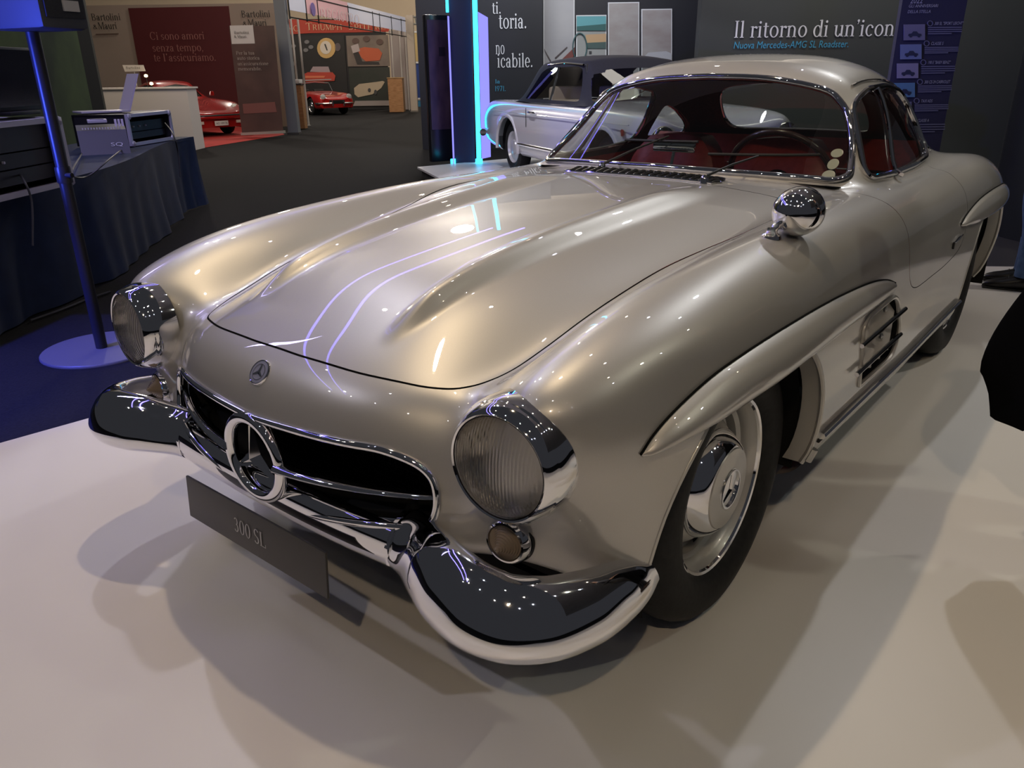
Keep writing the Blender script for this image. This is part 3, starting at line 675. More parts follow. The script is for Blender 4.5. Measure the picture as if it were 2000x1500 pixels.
# ---- wheels
def wheel(x, y, s):
    w_ = empty('wheel', (x*s, y, .342)); w_.parent = car; ax = (s, 0, 0)
    TR = .342
    prof = [(.215, -.085), (.235, -.098), (.27, -.105), (.305, -.098), (.328, -.078), (TR-.004, -.055), (TR, -.03), (TR, 0), (TR, .03), (TR-.004, .055), (.328, .078), (.305, .096), (.27, .102), (.24, .094), (.222, .078), (.214, .06)]
    MB().lathe(prof, (0, 0, 0), ax, 72).build('tyre', MT['tyre'], w_)
    MB().lathe([(.216, .058), (.2225, .066), (.2225, .074), (.218, .0765), (.212, .074), (.209, .068)], (0, 0, 0), ax, 64).build('rim_edge', MT['chrome'], w_)
    MB().lathe([(.210, .068), (.203, .056), (.197, .050), (.195, .03), (.186, .022), (.183, .0), (.176, -.006), (.170, -.004)], (0, 0, 0), ax, 64).build('rim_barrel', MT['silver'], w_)
    MB().lathe([(.172, -.010), (.166, .004), (.155, .020), (.145, .030), (.132, .036), (.05, .036)], (0, 0, 0), ax, 64).build('wheel_disc', MT['silver'], w_)
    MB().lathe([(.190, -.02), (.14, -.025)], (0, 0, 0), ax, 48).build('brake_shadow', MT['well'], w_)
    for k in range(8):
        a = 2*math.pi*k/8+.2; c = Vector((s*.006, .174*math.cos(a), .174*math.sin(a)))
        t = Vector((0, -math.sin(a), math.cos(a))); r_ = Vector((0, math.cos(a), math.sin(a))); m = MB()
        m.add([c-t*.03-r_*.006, c+t*.03-r_*.006, c+t*.03+r_*.010+Vector((s*.004, 0, 0)), c-t*.03+r_*.010+Vector((s*.004, 0, 0))], [(0, 1, 2, 3)]).build('cooling_slot', MT['gap'], w_, smooth=False)
    cap = MB().lathe([(.134, .034), (.136, .044), (.133, .050), (.126, .062), (.115, .076), (.104, .084), (.0995, .0855)], (0, 0, 0), ax, 64).build('hub_cap', MT['chrome'], w_)
    MB().lathe([(.100, .0855), (.098, .0885), (.075, .0905), (.05, .0915)], (0, 0, 0), ax, 64).build('painted_ring', MT['silver'], w_)
    MB().lathe([(.0, .0925), (.048, .0920), (.052, .0905)], (0, 0, 0), ax, 48).build('cap_centre', MT['chrome'], w_)
    MB().lathe([(.044, .092), (.0445, .0955), (.0485, .0955), (.049, .091)], (0, 0, 0), ax, 48).build('cap_ring', MT['chrome'], w_)
    star3((s*.093, 0, 0), .045, .004, .009, (0, s, 0), (0, .0, 1), (s, 0, 0), MT['chrome'], 'cap_star', w_)
    return w_
for s in (1, -1):
    wheel(.682, 0.0, s); wheel(.70, 2.40, s)

# ---- cowl vent, wipers
cv = empty('cowl_vent'); cv.parent = car
def cowl(x, y, off=0.0):
    p, n = s_top(x, y); return Vector((x, p.y, p.z+off))
yc = lambda x: .862+.045*(x/.3)**2*0
MB().add([cowl(x, y, .002) for x in np.linspace(-.285, .285, 24) for y in (.815, .912)], [(2*i, 2*i+2, 2*i+3, 2*i+1) for i in range(23)]).build('vent_base', MT['well'], cv)
fl = [cowl(x, .812, .004) for x in np.linspace(-.285, .285, 12)]+[cowl(.298, .862, .004)]+[cowl(x, .915, .004) for x in np.linspace(.285, -.285, 12)]+[cowl(-.298, .862, .004)]
MB().tube(fl, .0045, 6, closed=True).build('vent_surround', MT['chrome'], cv)
for k in range(19):
    x = -.27+.03*k; a, b = cowl(x, .816, .006), cowl(x+.014, .911, .006)
    MB().tube([a, (a+b)/2+Vector((0, 0, .009)), b], .0050, 6).build('vent_fin', MT['chrome'], cv)
def glass_pt(x, z, off): return Vector((x, 0, 0))+Vector((0, fr(abs(x), z, off, .72).y, z))
for base, tip, bl in (((-.20, .925), (-.02, 1.035), [(-.20, 1.015), (.10, 1.02)]), ((.26, .815), (.33, .985), [(.16, .985), (.50, .99)])):
    wp = empty('wiper'); wp.parent = car
    b = cowl(*base, .006) if base[1] < .93 else cowl(base[0], base[1], .006)
    MB().lathe([(.014, -.008), (.013, .012), (.006, .02)], b, (0, 0, 1), 16, cap1=True).build('wiper_pivot', MT['chrome'], wp)
    t = glass_pt(tip[0], tip[1], .022)
    MB().tube([b+Vector((0, 0, .015)), (b+t)/2+Vector((0, 0, .012)), t], [.005, .004, .003], 8).build('wiper_arm', MT['black'], wp)
    pts = [glass_pt(x, z, .012) for x, z in zip(np.linspace(bl[0][0], bl[1][0], 9), np.linspace(bl[0][1], bl[1][1], 9))]
    MB().tube(pts, .005, 6).build('wiper_blade', MT['black'], wp)

# ---- cabin
def seat(x, y):
    st = empty('bucket_seat', (x, y, 0)); st.parent = car
    V = []; nu_, nv_ = 14, 16
    for i in range(nu_+1):
        u = i/nu_; z = .40+.58*u; half = .215*(1-.0*u)*(1-max(0, u-.72)**2*5.5)
        for j in range(nv_+1):
            v = -1+2*j/nv_; th = .075*(1-abs(v)**3)*math.sqrt(max(0, 1-max(0, u-.7)**2*9))
            V.append((half*v, .16*u-.055*abs(v)**2-th, z+.012*math.cos(v*1.4)))
    w_ = nv_+1; F = [(i*w_+j, i*w_+j+1, (i+1)*w_+j+1, (i+1)*w_+j) for i in range(nu_) for j in range(nv_)]
    back = [(a, b+.10+.05, c) for a, b, c in V]; n = len(V); F2 = [tuple(k+n for k in f[::-1]) for f in F]
    edge = [i*w_ for i in range(nu_+1)]+[nu_*w_+j for j in range(1, w_)]+[i*w_+nv_ for i in range(nu_-1, -1, -1)]
    F3 = [(edge[k+1], edge[k], edge[k]+n, edge[k+1]+n) for k in range(len(edge)-1)]
    MB().add(V+[(a, .16*((c-.4)/.58)+.07, c) for a, b, c in V], F+F2+F3).build('seat_back', MT['leather'], st)
    MB().box((0, -.20, .40), (.43, .46, .14), bev=.05).build('seat_cushion', MT['leather'], st)
seat(.155, 1.62); seat(-.33, 1.62)
MB().add([(-.66, 1.98, .84), (.66, 1.98, .84), (.60, 2.08, .975), (-.60, 2.08, .975), (-.5, 2.27, .955), (.5, 2.27, .955)], [(0, 1, 2, 3), (3, 2, 5, 4)]).build('parcel_shelf', MT['leather'], car, smooth=False)
MB().add([(-.70, 1.98, .3), (.70, 1.98, .3), (.66, 1.98, .84), (-.66, 1.98, .84)], [(0, 1, 2, 3)]).build('rear_bulkhead', MT['leather'], car, smooth=False)
MB().tube([(-.62, 1.97, .85), (.62, 1.97, .85)], .011, 8).build('luggage_rail', MT['chrome'], car)
for s in (1, -1):
    MB().add([(s*.70, 1.05, .3), (s*.70, 2.0, .3), (s*.665, 2.0, .895), (s*.64, 1.12, .89)], [(0, 1, 2, 3)]).build('door_trim_panel', MT['leather'], car, smooth=False)
    MB().tube([(s*.66, 1.2, .80), (s*.665, 1.95, .81)], .007, 6).build('door_rail', MT['chrome'], car)
MB().add([(-.60, 1.05, .905), (-.3, 1.0, .918), (.3, 1.0, .918), (.60, 1.05, .905), (.62, 1.22, .885), (.3, 1.25, .90), (-.3, 1.25, .90), (-.62, 1.22, .885), (.62, 1.24, .70), (-.62, 1.24, .70)], [(0, 1, 2, 3, 4, 5, 6, 7), (7, 6, 5, 4, 8, 9)]).build('dashboard', MT['black'], car, smooth=False)
MB().add([(-.7, 1.0, .30), (.7, 1.0, .30), (.7, 2.0, .30), (-.7, 2.0, .30)], [(0, 1, 2, 3)]).build('cabin_floor', MT['liner'], car, smooth=False)
sw = empty('steering_wheel', (.30, 1.37, .875)); sw.parent = car; sw.rotation_euler = (R(-62), 0, 0)
MB().tube([(.195*math.cos(t), .195*math.sin(t), 0) for t in np.linspace(0, 2*math.pi, 48, endpoint=False)], .0125, 10, closed=True).build('wheel_rim', principled('bakelite', (.035, .014, .012), .25, 0, .6), sw)
for k in range(2):
    MB().tube([(-.19+.38*k, 0, 0), (0, 0, -.02)], .008, 8).build('spoke', MT['chrome'], sw)
MB().lathe([(.05, -.03), (.052, -.015), (.03, -.005), (.001, -.003)], (0, 0, 0), (0, 0, 1), 24).build('horn_pad', MT['chrome'], sw)
rm = empty('rear_view_mirror', (-.02, 1.13, .985)); rm.parent = car
MB().box((0, 0, .012), (.17, .02, .045), bev=.01).build('mirror_housing', MT['chrome'], rm)
MB().tube([(0, .0, -.01), (0, -.02, -.07)], .006, 8).build('mirror_stem', MT['chrome'], rm)
# stickers inside the windscreen
for i, (x, z, a, b) in enumerate(((.537, .992, .020, .013), (.543, .961, .018, .016), (.548, .930, .021, .015))):
    yy = fr(x, z, -.01, .72)
    n_ = 20; m = MB(); m.add([(x+a*math.cos(t), yy.y+.014+b*math.sin(t)*.95, z+b*math.sin(t)) for t in np.linspace(0, 2*math.pi, n_, endpoint=False)], [tuple(range(n_))]); m.build('screen_sticker', MT['cream'], car, smooth=False)
# door handle, fuel of small trim
for s in (1, -1):
    h = [on_side(y, z, .006) for y, z in ((1.60, .668), (1.66, .672), (1.73, .676))]
    MB().tube(flip(h, s), [.004, .006, .004], 8).build('door_handle', MT['chrome'], car)
    p = on_side(1.595, .658, .004); MB().tube(flip([p+Vector((0, 0, .012)), p-Vector((0, 0, .012))], s), .004, 6).build('door_lock', MT['black'], car)
    tl = empty('tail_lamp'); tl.parent = car
    p, n = s_rear(.60, .56); MB().lathe([(.055, -.01), (.05, .01), (.03, .02), (.001, .024)], (s*p.x, p.y, p.z), (s*.3, 1, 0), 28).build('tail_lens', principled('tail_red', (.25, .01, .01), .2, 0, 1), tl)
# ------------------------------------------------------------------ lettering
TW, TN, SF = .088, .036, .028        # thick stroke, thin stroke, serif height (em)
def _rect(x0, y0, x1, y1): return [(x0, y0), (x1, y0), (x1, y1), (x0, y1)]
def _stem(x, y0, y1, sb=2, st=1, w=TW):
    P = [_rect(x, y0, x+w, y1)]
    if sb == 2: P.append(_rect(x-.05, y0, x+w+.05, y0+SF))
    if sb == 1: P.append(_rect(x, y0, x+w+.06, y0+SF))
    if st == 1: P.append([(x-.055, y1-.045), (x+w*.5, y1-.03), (x+w*.5, y1), (x-.055, y1-.018)])
    if st == 2: P.append(_rect(x-.05, y1-SF, x+w+.05, y1))
    return P
def _ring(cx, cy, rx, ry, a0=0, a1=360, tw=TW, tn=TN, n=26):
    P = []; k = max(6, int(n*abs(a1-a0)/360))
    for i in range(k):
        q = []
        for a in (a0+(a1-a0)*i/k, a0+(a1-a0)*(i+1)/k): q.append((math.cos(R(a)), math.sin(R(a))))
        (c0, s0), (c1, s1) = q
        P.append([(cx+rx*c0, cy+ry*s0), (cx+rx*c1, cy+ry*s1), (cx+(rx-tw)*c1, cy+(ry-tn)*s1), (cx+(rx-tw)*c0, cy+(ry-tn)*s0)])
    return P
def _diag(x0, y0, x1, y1, w): return [[(x0, y0), (x0+w, y0), (x1+w, y1), (x1, y1)]]
def _dot(cx, cy, r): return [[(cx+r*math.cos(2*math.pi*k/10), cy+r*math.sin(2*math.pi*k/10)) for k in range(10)]]
X, A_ = .47, .70
def _n(x): return _stem(x, 0, X)+_ring(x+.185, X-.17, .185, .18, 0, 150)+_stem(x+.28, 0, X-.16, 2, 0)
GL = {
 'I': (.30, lambda: _stem(.10, 0, A_, 2, 2)), 'l': (.26, lambda: _stem(.08, 0, A_)), 'i': (.26, lambda: _stem(.08, 0, X)+_dot(.124, .62, .055)),
 'r': (.36, lambda: _stem(.08, 0, X)+_ring(.28, X-.13, .13, .13, 60, 150)+_dot(.31, X-.06, .05)),
 't': (.31, lambda: [_rect(.09, .08, .09+TW, .60)]+[_rect(.02, X-.03, .28, X)]+_ring(.215, .10, .125, .11, 180, 320)),
 'o': (.50, lambda: _ring(.25, X/2, .215, X/2+.01)), 'n': (.53, lambda: _n(.07)), 'm': (.80, lambda: _n(.07)+_ring(.07+.28+.185, X-.17, .185, .18, 0, 150)+_stem(.63, 0, X-.16, 2, 0)),
 'd': (.53, lambda: _ring(.235, X/2, .20, X/2+.01)+_stem(.36, 0, A_, 1, 1)), 'b': (.53, lambda: _stem(.07, 0, A_, 0, 1)+_ring(.28, X/2, .20, X/2+.01)),
 'p': (.53, lambda: _stem(.07, -.2, X, 2, 1)+_ring(.28, X/2, .20, X/2+.01)), 'q': (.53, lambda: _ring(.235, X/2, .20, X/2+.01)+_stem(.36, -.2, X, 2, 0)),
 'u': (.53, lambda: _stem(.07, .13, X, 0, 1)+_ring(.225, .16, .155, .17, 180, 345)+_stem(.35, 0, X, 1, 1)),
 'c': (.44, lambda: _ring(.235, X/2, .20, X/2+.01, 45, 318)+_dot(.35, X-.10, .05)), 'e': (.46, lambda: _ring(.235, X/2, .20, X/2+.01, 0, 318)+[_rect(.08, X/2-.01, .42, X/2+.025)]),
 'a': (.47, lambda: _ring(.19, .14, .155, .15)+_stem(.28, 0, X-.13, 1, 0)+_ring(.205, X-.15, .163, .155, 0, 150)+_dot(.09, X-.10, .045)),
 's': (.39, lambda: _ring(.19, X-.125, .145, .13, 20, 270, .075, .036)+_ring(.19, .125, .15, .13, -155, 90, .075, .036)),
 'z': (.42, lambda: [_rect(.04, 0, .38, SF+.01), _rect(.04, X-SF-.01, .38, X)]+_diag(.04, 0, .27, X, .11)),
 'f': (.31, lambda: _stem(.09, 0, .55, 2, 0)+_ring(.215, .55, .125, .15, 40, 180)+[_rect(.02, X-.03, .26, X)]),
 'v': (.48, lambda: _diag(.22, 0, .03, X, .09)+_diag(.22, 0, .37, X, .04)), ',': (.22, lambda: _dot(.10, .045, .05)+_diag(.05, -.12, .10, .02, .04)),
 '.': (.22, lambda: _dot(.11, .05, .055)), "'": (.20, lambda: _dot(.10, .64, .055)+_diag(.06, .50, .12, .63, .03)), '-': (.32, lambda: [_rect(.04, .20, .28, .25)]),
 '&': (.66, lambda: _ring(.25, .17, .20, .18)+_ring(.27, .52, .14, .17)+_diag(.52, 0, .17, .5, .09)), ' ': (.24, lambda: []),
 'C': (.64, lambda: _ring(.33, A_/2, .29, A_/2+.01, 45, 318)+[_rect(.53, .48, .56, A_)]), 'B': (.60, lambda: _stem(.08, 0, A_, 2, 2)+_ring(.27, .18, .25, .19, -90, 90)+_ring(.26, .53, .21, .18, -90, 90)+[_rect(.1, .34, .28, .375), _rect(.1, 0, .28, .03), _rect(.1, A_-.03, .28, A_)]),
 'M': (.84, lambda: _stem(.09, 0, A_, 2, 2, .04)+_stem(.66, 0, A_, 2, 2)+_diag(.36, 0, .09, A_, .10)+_diag(.36, 0, .63, A_, .05)),
 'N': (.72, lambda: _stem(.08, 0, A_, 2, 2, .04)+_stem(.58, 0, A_, 0, 2, .04)+_diag(.52, 0, .06, A_, .11)),
 'P': (.56, lambda: _stem(.08, 0, A_, 2, 2)+_ring(.27, .50, .23, .21, -90, 90)+[_rect(.1, .29, .28, .325), _rect(.1, A_-.03, .28, A_)]),
 'R': (.64, lambda: _stem(.08, 0, A_, 2, 2)+_ring(.27, .51, .22, .20, -90, 90)+[_rect(.1, .31, .28, .345), _rect(.1, A_-.03, .28, A_)]+_diag(.46, 0, .26, .33, .10)),
 'S': (.50, lambda: _ring(.25, A_-.175, .19, .185, 25, 270, .085, .04)+_ring(.25, .175, .20, .185, -155, 90, .085, .04)),
 'L': (.56, lambda: _stem(.08, 0, A_, 2, 2)+[_rect(.1, 0, .50, .035), _rect(.46, 0, .50, .17)]), 'T': (.62, lambda: _stem(.265, 0, A_, 2, 0)+[_rect(.03, A_-.035, .59, A_), _rect(.03, A_-.15, .065, A_), _rect(.555, A_-.15, .59, A_)]),
 'U': (.66, lambda: _stem(.08, .2, A_, 0, 2)+_ring(.33, .22, .25, .23, 180, 360)+_stem(.54, .2, A_, 0, 2, .04)), 'H': (.72, lambda: _stem(.09, 0, A_, 2, 2)+_stem(.54, 0, A_, 2, 2)+[_rect(.1, .34, .6, .375)]),
 'E': (.58, lambda: _stem(.08, 0, A_, 2, 2)+[_rect(.1, 0, .52, .035), _rect(.1, A_-.035, .50, A_), _rect(.1, .34, .40, .375), _rect(.48, 0, .52, .16), _rect(.46, A_-.15, .50, A_)]),
 'G': (.70, lambda: _ring(.34, A_/2, .30, A_/2+.01, 45, 330)+_stem(.54, 0, .30, 0, 2)), 'A': (.68, lambda: _diag(.05, 0, .30, A_, .04)+_diag(.52, 0, .27, A_, .10)+[_rect(.15, .22, .52, .255), _rect(0, 0, .18, .03), _rect(.44, 0, .68, .03)]),
 'D': (.68, lambda: _stem(.08, 0, A_, 2, 2)+_ring(.28, A_/2, .33, A_/2, -90, 90)), 'O': (.72, lambda: _ring(.36, A_/2, .32, A_/2+.01)), 'F': (.54, lambda: _stem(.08, 0, A_, 2, 2)+[_rect(.1, A_-.035, .50, A_), _rect(.1, .34, .40, .375), _rect(.46, A_-.15, .50, A_)]),
 '3': (.48, lambda: _ring(.23, .19, .19, .20, -150, 90, .085, .04)+_ring(.22, .52, .16, .18, -90, 150, .08, .04)), '0': (.50, lambda: _ring(.25, A_/2, .21, A_/2+.01, 0, 360, .085, .03)),
 '2': (.48, lambda: _ring(.23, .52, .18, .18, -30, 165, .085, .04)+_diag(.04, .03, .30, .42, .08)+[_rect(.04, 0, .44, .06)]), '1': (.34, lambda: _stem(.14, 0, A_, 2, 1)),
 '7': (.46, lambda: [_rect(.04, A_-.07, .43, A_)]+_diag(.14, 0, .35, A_-.06, .085)), '9': (.5, lambda: _ring(.25, .48, .20, .22)+_diag(.16, 0, .36, .45, .085)),
}
def serif_polys(s):
    x = 0; out = []
    for ch in s:
        w_, f = GL.get(ch, GL['o']); out += [[(px+x, py) for px, py in P] for P in f()]; x += w_
    return out, x
_fontcache = {}
def sans_polys(s):
    if s in _fontcache: return _fontcache[s]
    c = bpy.data.curves.new('tmp_text', 'FONT'); c.body = s; c.size = 1.0; c.resolution_u = 3
    o = bpy.data.objects.new('tmp_text', c); COL.objects.link(o); dg = bpy.context.evaluated_depsgraph_get()
    me = bpy.data.meshes.new_from_object(o.evaluated_get(dg)); V = [(v.co.x, v.co.y) for v in me.vertices]
    P = [[V[i] for i in f.vertices] for f in me.polygons]; x = max([v[0] for v in V] or [0])
    bpy.data.objects.remove(o); bpy.data.curves.remove(c); bpy.data.meshes.remove(me)
    _fontcache[s] = (P, x); return P, x
def lettering(name, s, size, origin, right, up, mat, parent, style='serif', width=None, align='l', slant=0.0):
    P, tot = serif_polys(s) if style == 'serif' else sans_polys(s)
    right, up, o = Vector(right).normalized(), Vector(up).normalized(), Vector(origin)
    sx = size if width is None else width/tot
    off = {'l': 0, 'c': -.5*tot*sx, 'r': -tot*sx}[align]
    m = MB()
    for q in P:
        m.add([o+right*(off+(u+v*slant)*sx)+up*(v*size) for u, v in q], [tuple(range(len(q)))])
    return m.build(name, mat, parent, smooth=False)
lettering('plate_lettering', '300 SL', .050, (-.002, -.0052, -.017), (1, 0, 0), (0, 0, 1), MT['plate_text'], PLATE, width=.125, align='c')
# ------------------------------------------------------------------ hall and stand
def flat_mat(name, c, rough=.6, **k): return principled(name, c, rough, **k)
RH = Vector((.778, .628, 0)).normalized(); FH = Vector((-.628, .778, 0)).normalized(); ZUP = Vector((0, 0, 1))
def V3(a): return Vector([float(v) for v in a])
def slab(name, p0, p1, z0, z1, th, mat, parent=None):
    """upright slab from ground point p0 to p1 (2D), thickness away from the viewer"""
    p0, p1 = Vector((p0[0], p0[1], 0)), Vector((p1[0], p1[1], 0)); d = (p1-p0).normalized(); n = Vector((-d.y, d.x, 0))
    V = [p0+ZUP*z0, p1+ZUP*z0, p1+ZUP*z1, p0+ZUP*z1]; V += [v+n*th for v in V]
    return MB().add(V, [(0, 1, 2, 3), (7, 6, 5, 4), (0, 4, 5, 1), (1, 5, 6, 2), (2, 6, 7, 3), (3, 7, 4, 0)]).build(name, mat, parent, smooth=False)
carpet = noise_col(flat_mat('dark_carpet', (.010, .010, .011), .9, spec=.1), (.008, .008, .009), (.013, .013, .014), 90, bump=.2)
fl_ = link_mesh('floor', [(-60, -25, FLOOR_Z), (30, -25, FLOOR_Z), (30, 55, FLOOR_Z), (-60, 55, FLOOR_Z)], [(0, 1, 2, 3)], carpet, smooth=False); tag(fl_, kind='structure')
hallwall = noise_col(flat_mat('hall_wall_cream', (.62, .50, .36), .8), (.58, .46, .33), (.66, .54, .39), .25)
o = slab('wall_back', (-64.0, 20.0), (-15.0, 58.0), FLOOR_Z, 12.0, .3, hallwall); tag(o, kind='structure')
hc = noise_col(flat_mat('hall_ceiling_pale', (.60, .58, .56), .8), (.56, .54, .52), (.64, .62, .60), .4)
o = link_mesh('ceiling', [(-60, 3, 11.5), (30, 3, 11.5), (30, 60, 11.5), (-60, 60, 11.5)], [(0, 3, 2, 1)], hc, smooth=False); tag(o, kind='structure')

# ---- white platform under the coupe
pw = noise_col(principled('platform_white_lacquer', (.74, .71, .665), .40), (.72, .69, .645), (.76, .73, .685), 1.5)
pA, pB, pC, pD = (-1.93, -2.9), (4.8, -2.2), (4.8, 6.0), (-1.05, 2.75+.35)
plat = empty('display_platform', (0, 0, FLOOR_Z)); tag(plat, 'low white lacquered platform under the silver coupe', 'platform')
back = [(-1.86, -1.9), (-1.60, .45), (-1.30, 3.1), (.594, 4.45), (1.6, 5.11), (4.6, 5.11), (4.6, -3.2), (-1.95, -3.2)]
n = len(back)
MB().add([(x, y, -FLOOR_Z-.02) for x, y in back]+[(x, y, -FLOOR_Z) for x, y in back], [tuple(range(n))[::-1], tuple(range(n, 2*n))]+[(i, (i+1) % n, n+(i+1) % n, n+i) for i in range(n)]).build('platform_top', pw, plat, smooth=False)
ins = [(x*.985+.0, y*.985) for x, y in back]
MB().add([(x, y, 0) for x, y in ins]+[(x, y, -FLOOR_Z-.019) for x, y in ins], [tuple(range(n))[::-1]]+[(i, (i+1) % n, n+(i+1) % n, n+i) for i in range(n)]).build('platform_plinth', flat_mat('plinth_dark', (.03, .03, .03)), plat, smooth=False)

# ---- second white platform, light column and dark totem
plat2 = empty('display_platform', (0, 0, FLOOR_Z)); tag(plat2, 'low white platform under the white convertible and the glowing column', 'platform')
q = [at(815, 326, 'z', 0), at(868, 353, 'z', 0), (-2.3, 4.35, 0), (-.75, 6.75, 0), (-4.0, 8.7, 0), (-6.5, 8.7, 0)]
q = [(float(a[0]), float(a[1])) for a in q]; n = len(q)
MB().add([(x, y, -FLOOR_Z-.025) for x, y in q]+[(x, y, -FLOOR_Z) for x, y in q], [tuple(range(n))[::-1], tuple(range(n, 2*n))]+[(i, (i+1) % n, n+(i+1) % n, n+i) for i in range(n)]).build('platform_top', pw, plat2, smooth=False)
cx_, cy_ = sum(a for a, b in q)/n, sum(b for a, b in q)/n
ins = [(cx_+(x-cx_)*.97, cy_+(y-cy_)*.97) for x, y in q]
MB().add([(x, y, 0) for x, y in ins]+[(x, y, -FLOOR_Z-.024) for x, y in ins], [tuple(range(n))[::-1]]+[(i, (i+1) % n, n+(i+1) % n, n+i) for i in range(n)]).build('platform_plinth', flat_mat('plinth_dark_b', (.03, .03, .03)), plat2, smooth=False)

navy = flat_mat('pillar_navy', (.016, .018, .045), .32)
def emis(name, c, s): return principled(name, (.02, .02, .02), .4, emit=c, estr=s)
cyan = emis('led_cyan', (.03, .62, 1.0), 5.0); violet = emis('led_violet', (.26, .25, 1.0), 1.5)
col = empty('light_column', tuple(at(912, 318, 'z', 0))); tag(col, 'tall navy column edged with glowing cyan and violet light tubes', 'light column')
ang = math.atan2(RH.y, RH.x); col.rotation_euler = (0, 0, ang)
H = 4.6
MB().box((-.03, .15, H/2), (.30, .22, H)).build('column_core', navy, col, smooth=False)
for nm, x, y, r, m in (('light_tube', -.205, -.02, .020, cyan), ('light_tube', .185, -.06, .034, cyan)):
    MB().tube([(x, y, .03 if x > 0 else 2.05), (x, y, H)], r, 12).build(nm, m, col)
MB().box((-.195, -.03, 1.0), (.018, .10, 2.0)).build('edge_strip', violet, col, smooth=False)
MB().box((-.205, -.03, .03), (.07, .09, .06)).build('tube_foot', cyan, col, smooth=False)
MB().box((.185, -.06, .03), (.10, .10, .06)).build('tube_foot', cyan, col, smooth=False)
MB().add([(.225, -.05, .06), (.36, .02, .08), (.36, .02, 1.98), (.225, -.05, 2.05), (.225, -.02, .06), (.36, .05, .08), (.36, .05, 1.98), (.225, -.02, 2.05)], [(0, 1, 2, 3), (7, 6, 5, 4), (0, 4, 5, 1), (1, 5, 6, 2), (2, 6, 7, 3), (3, 7, 4, 0)]).build('glowing_fin', violet, col, smooth=False)
# the tubes run on overhead, out over the stand, in a parallel pair
vline = emis('led_violet_line', (.22, .18, 1.0), 9.0); ci = col.rotation_euler[2]
for off in (0.0, .70):
    pts = [Vector((-6.75+off, 7.55, H-.1)), Vector((-6.1+off, 5.6, H-.25)), Vector((-5.3+off, 3.4, H-.35)), Vector((-4.5+off, 1.2, H-.4)), Vector((-3.7+off, -1.2, H-.4)), Vector((-3.0+off, -3.4, H-.4))]
    lo = Matrix.Rotation(-ang, 4, 'Z')
    MB().tube(bspl([lo @ (p_-Vector(col.location)) for p_ in pts], 4), .022, 8).build('overhead_tube', vline, col)
MB().box((-.03, .15, H+.02), (.40, .30, .06)).build('column_cap', navy, col, smooth=False)
# totem with a dark picture panel beside the column
tt = empty('display_totem', tuple(at(872, 316, 'z', 0))); tt.rotation_euler = (0, 0, ang+.55)
tag(tt, 'dark glossy totem with purple picture panel leaning beside the light column', 'totem')
MB().box((.0, .12, 1.02), (.42, .10, 2.04), bev=.02).build('totem_body', flat_mat('totem_black', (.012, .012, .016), .25), tt)
pm = flat_mat('totem_picture', (.05, .03, .045), .3); noise_col(pm, (.035, .02, .035), (.085, .05, .065), 3, stretch=(3, 1, 1))
MB().box((.0, .064, 1.22), (.38, .012, 1.5)).build('picture_panel', pm, tt, smooth=False)
MB().box((.03, .056, 1.55), (.10, .006, .12)).build('printed_window', flat_mat('print_dark', (.015, .01, .015), .4), tt, smooth=False)

# ---- black wall with white lettering
black = flat_mat('stand_black', (.018, .018, .022), .45)
white_l = flat_mat('letter_white', (.66, .67, .70), .5); blue_l = flat_mat('letter_blue', (.05, .30, .48), .5)
WL, WR = at(826, 292, 'z', FLOOR_Z), at(1060, 292, 'z', FLOOR_Z)
WR = WL + (np.array([*RH])*((WR-WL)@np.array([*RH])))
bw = slab('wall_left', WL[:2], WR[:2], FLOOR_Z, 4.2, .25, black); tag(bw, kind='structure')
D0 = float((WL-CAM)@AX_F)
def on_wall(px, py, P0, dn=FH, lift=.02):
    d = Vector(AX_F+AX_R*(px-1000)/FPX-AX_U*(py-750)/FPX); n_ = Vector(dn); t = (V3(P0)-V3(CAM)).dot(n_)/d.dot(n_); p = V3(CAM)+d*t
    return p-n_*lift
def wall_text(s, px, py, hpx, P0, mat, name, parent=None, wpx=None, style='serif', align='l', slant=0, cap=.70):
    o = on_wall(px, py, P0); o2 = on_wall(px, py-hpx, P0); size = (o2-o).length/cap
    wd = None
    if wpx: wd = (on_wall(px+wpx, py, P0)-o).length
    t = lettering(name, s, size, o, RH, ZUP, mat, parent, style, wd, align, slant); return t
def wt(s, px, py, hpx, wpx, mat, label, P0=WL, cap=.70, style='serif', grp=None, slant=0):
    o = wall_text(s, px, py, hpx, P0, mat, 'wall_lettering', None, wpx, style, 'l', slant, cap)
    tag(o, label, 'lettering', grp); return o
wt('toria.', 974, 56, 26, 55, white_l, 'white serif letters toria on the black wall', cap=.60)
wt('ti.', 961, 27, 24, 18, white_l, 'white serif letters ti at top of the black wall')
wt('no', 968, 106, 18, 18, white_l, 'white serif letters no on the black wall', cap=.48)
wt('icabile.', 971, 132, 28, 70, white_l, 'white serif letters icabile on the black wall')
wt('la', 967, 163, 8, 10, blue_l, 'small blue letters la on the black wall')
wt('1971.', 966, 178, 10, 22, blue_l, 'small blue figures 1971 on the black wall')

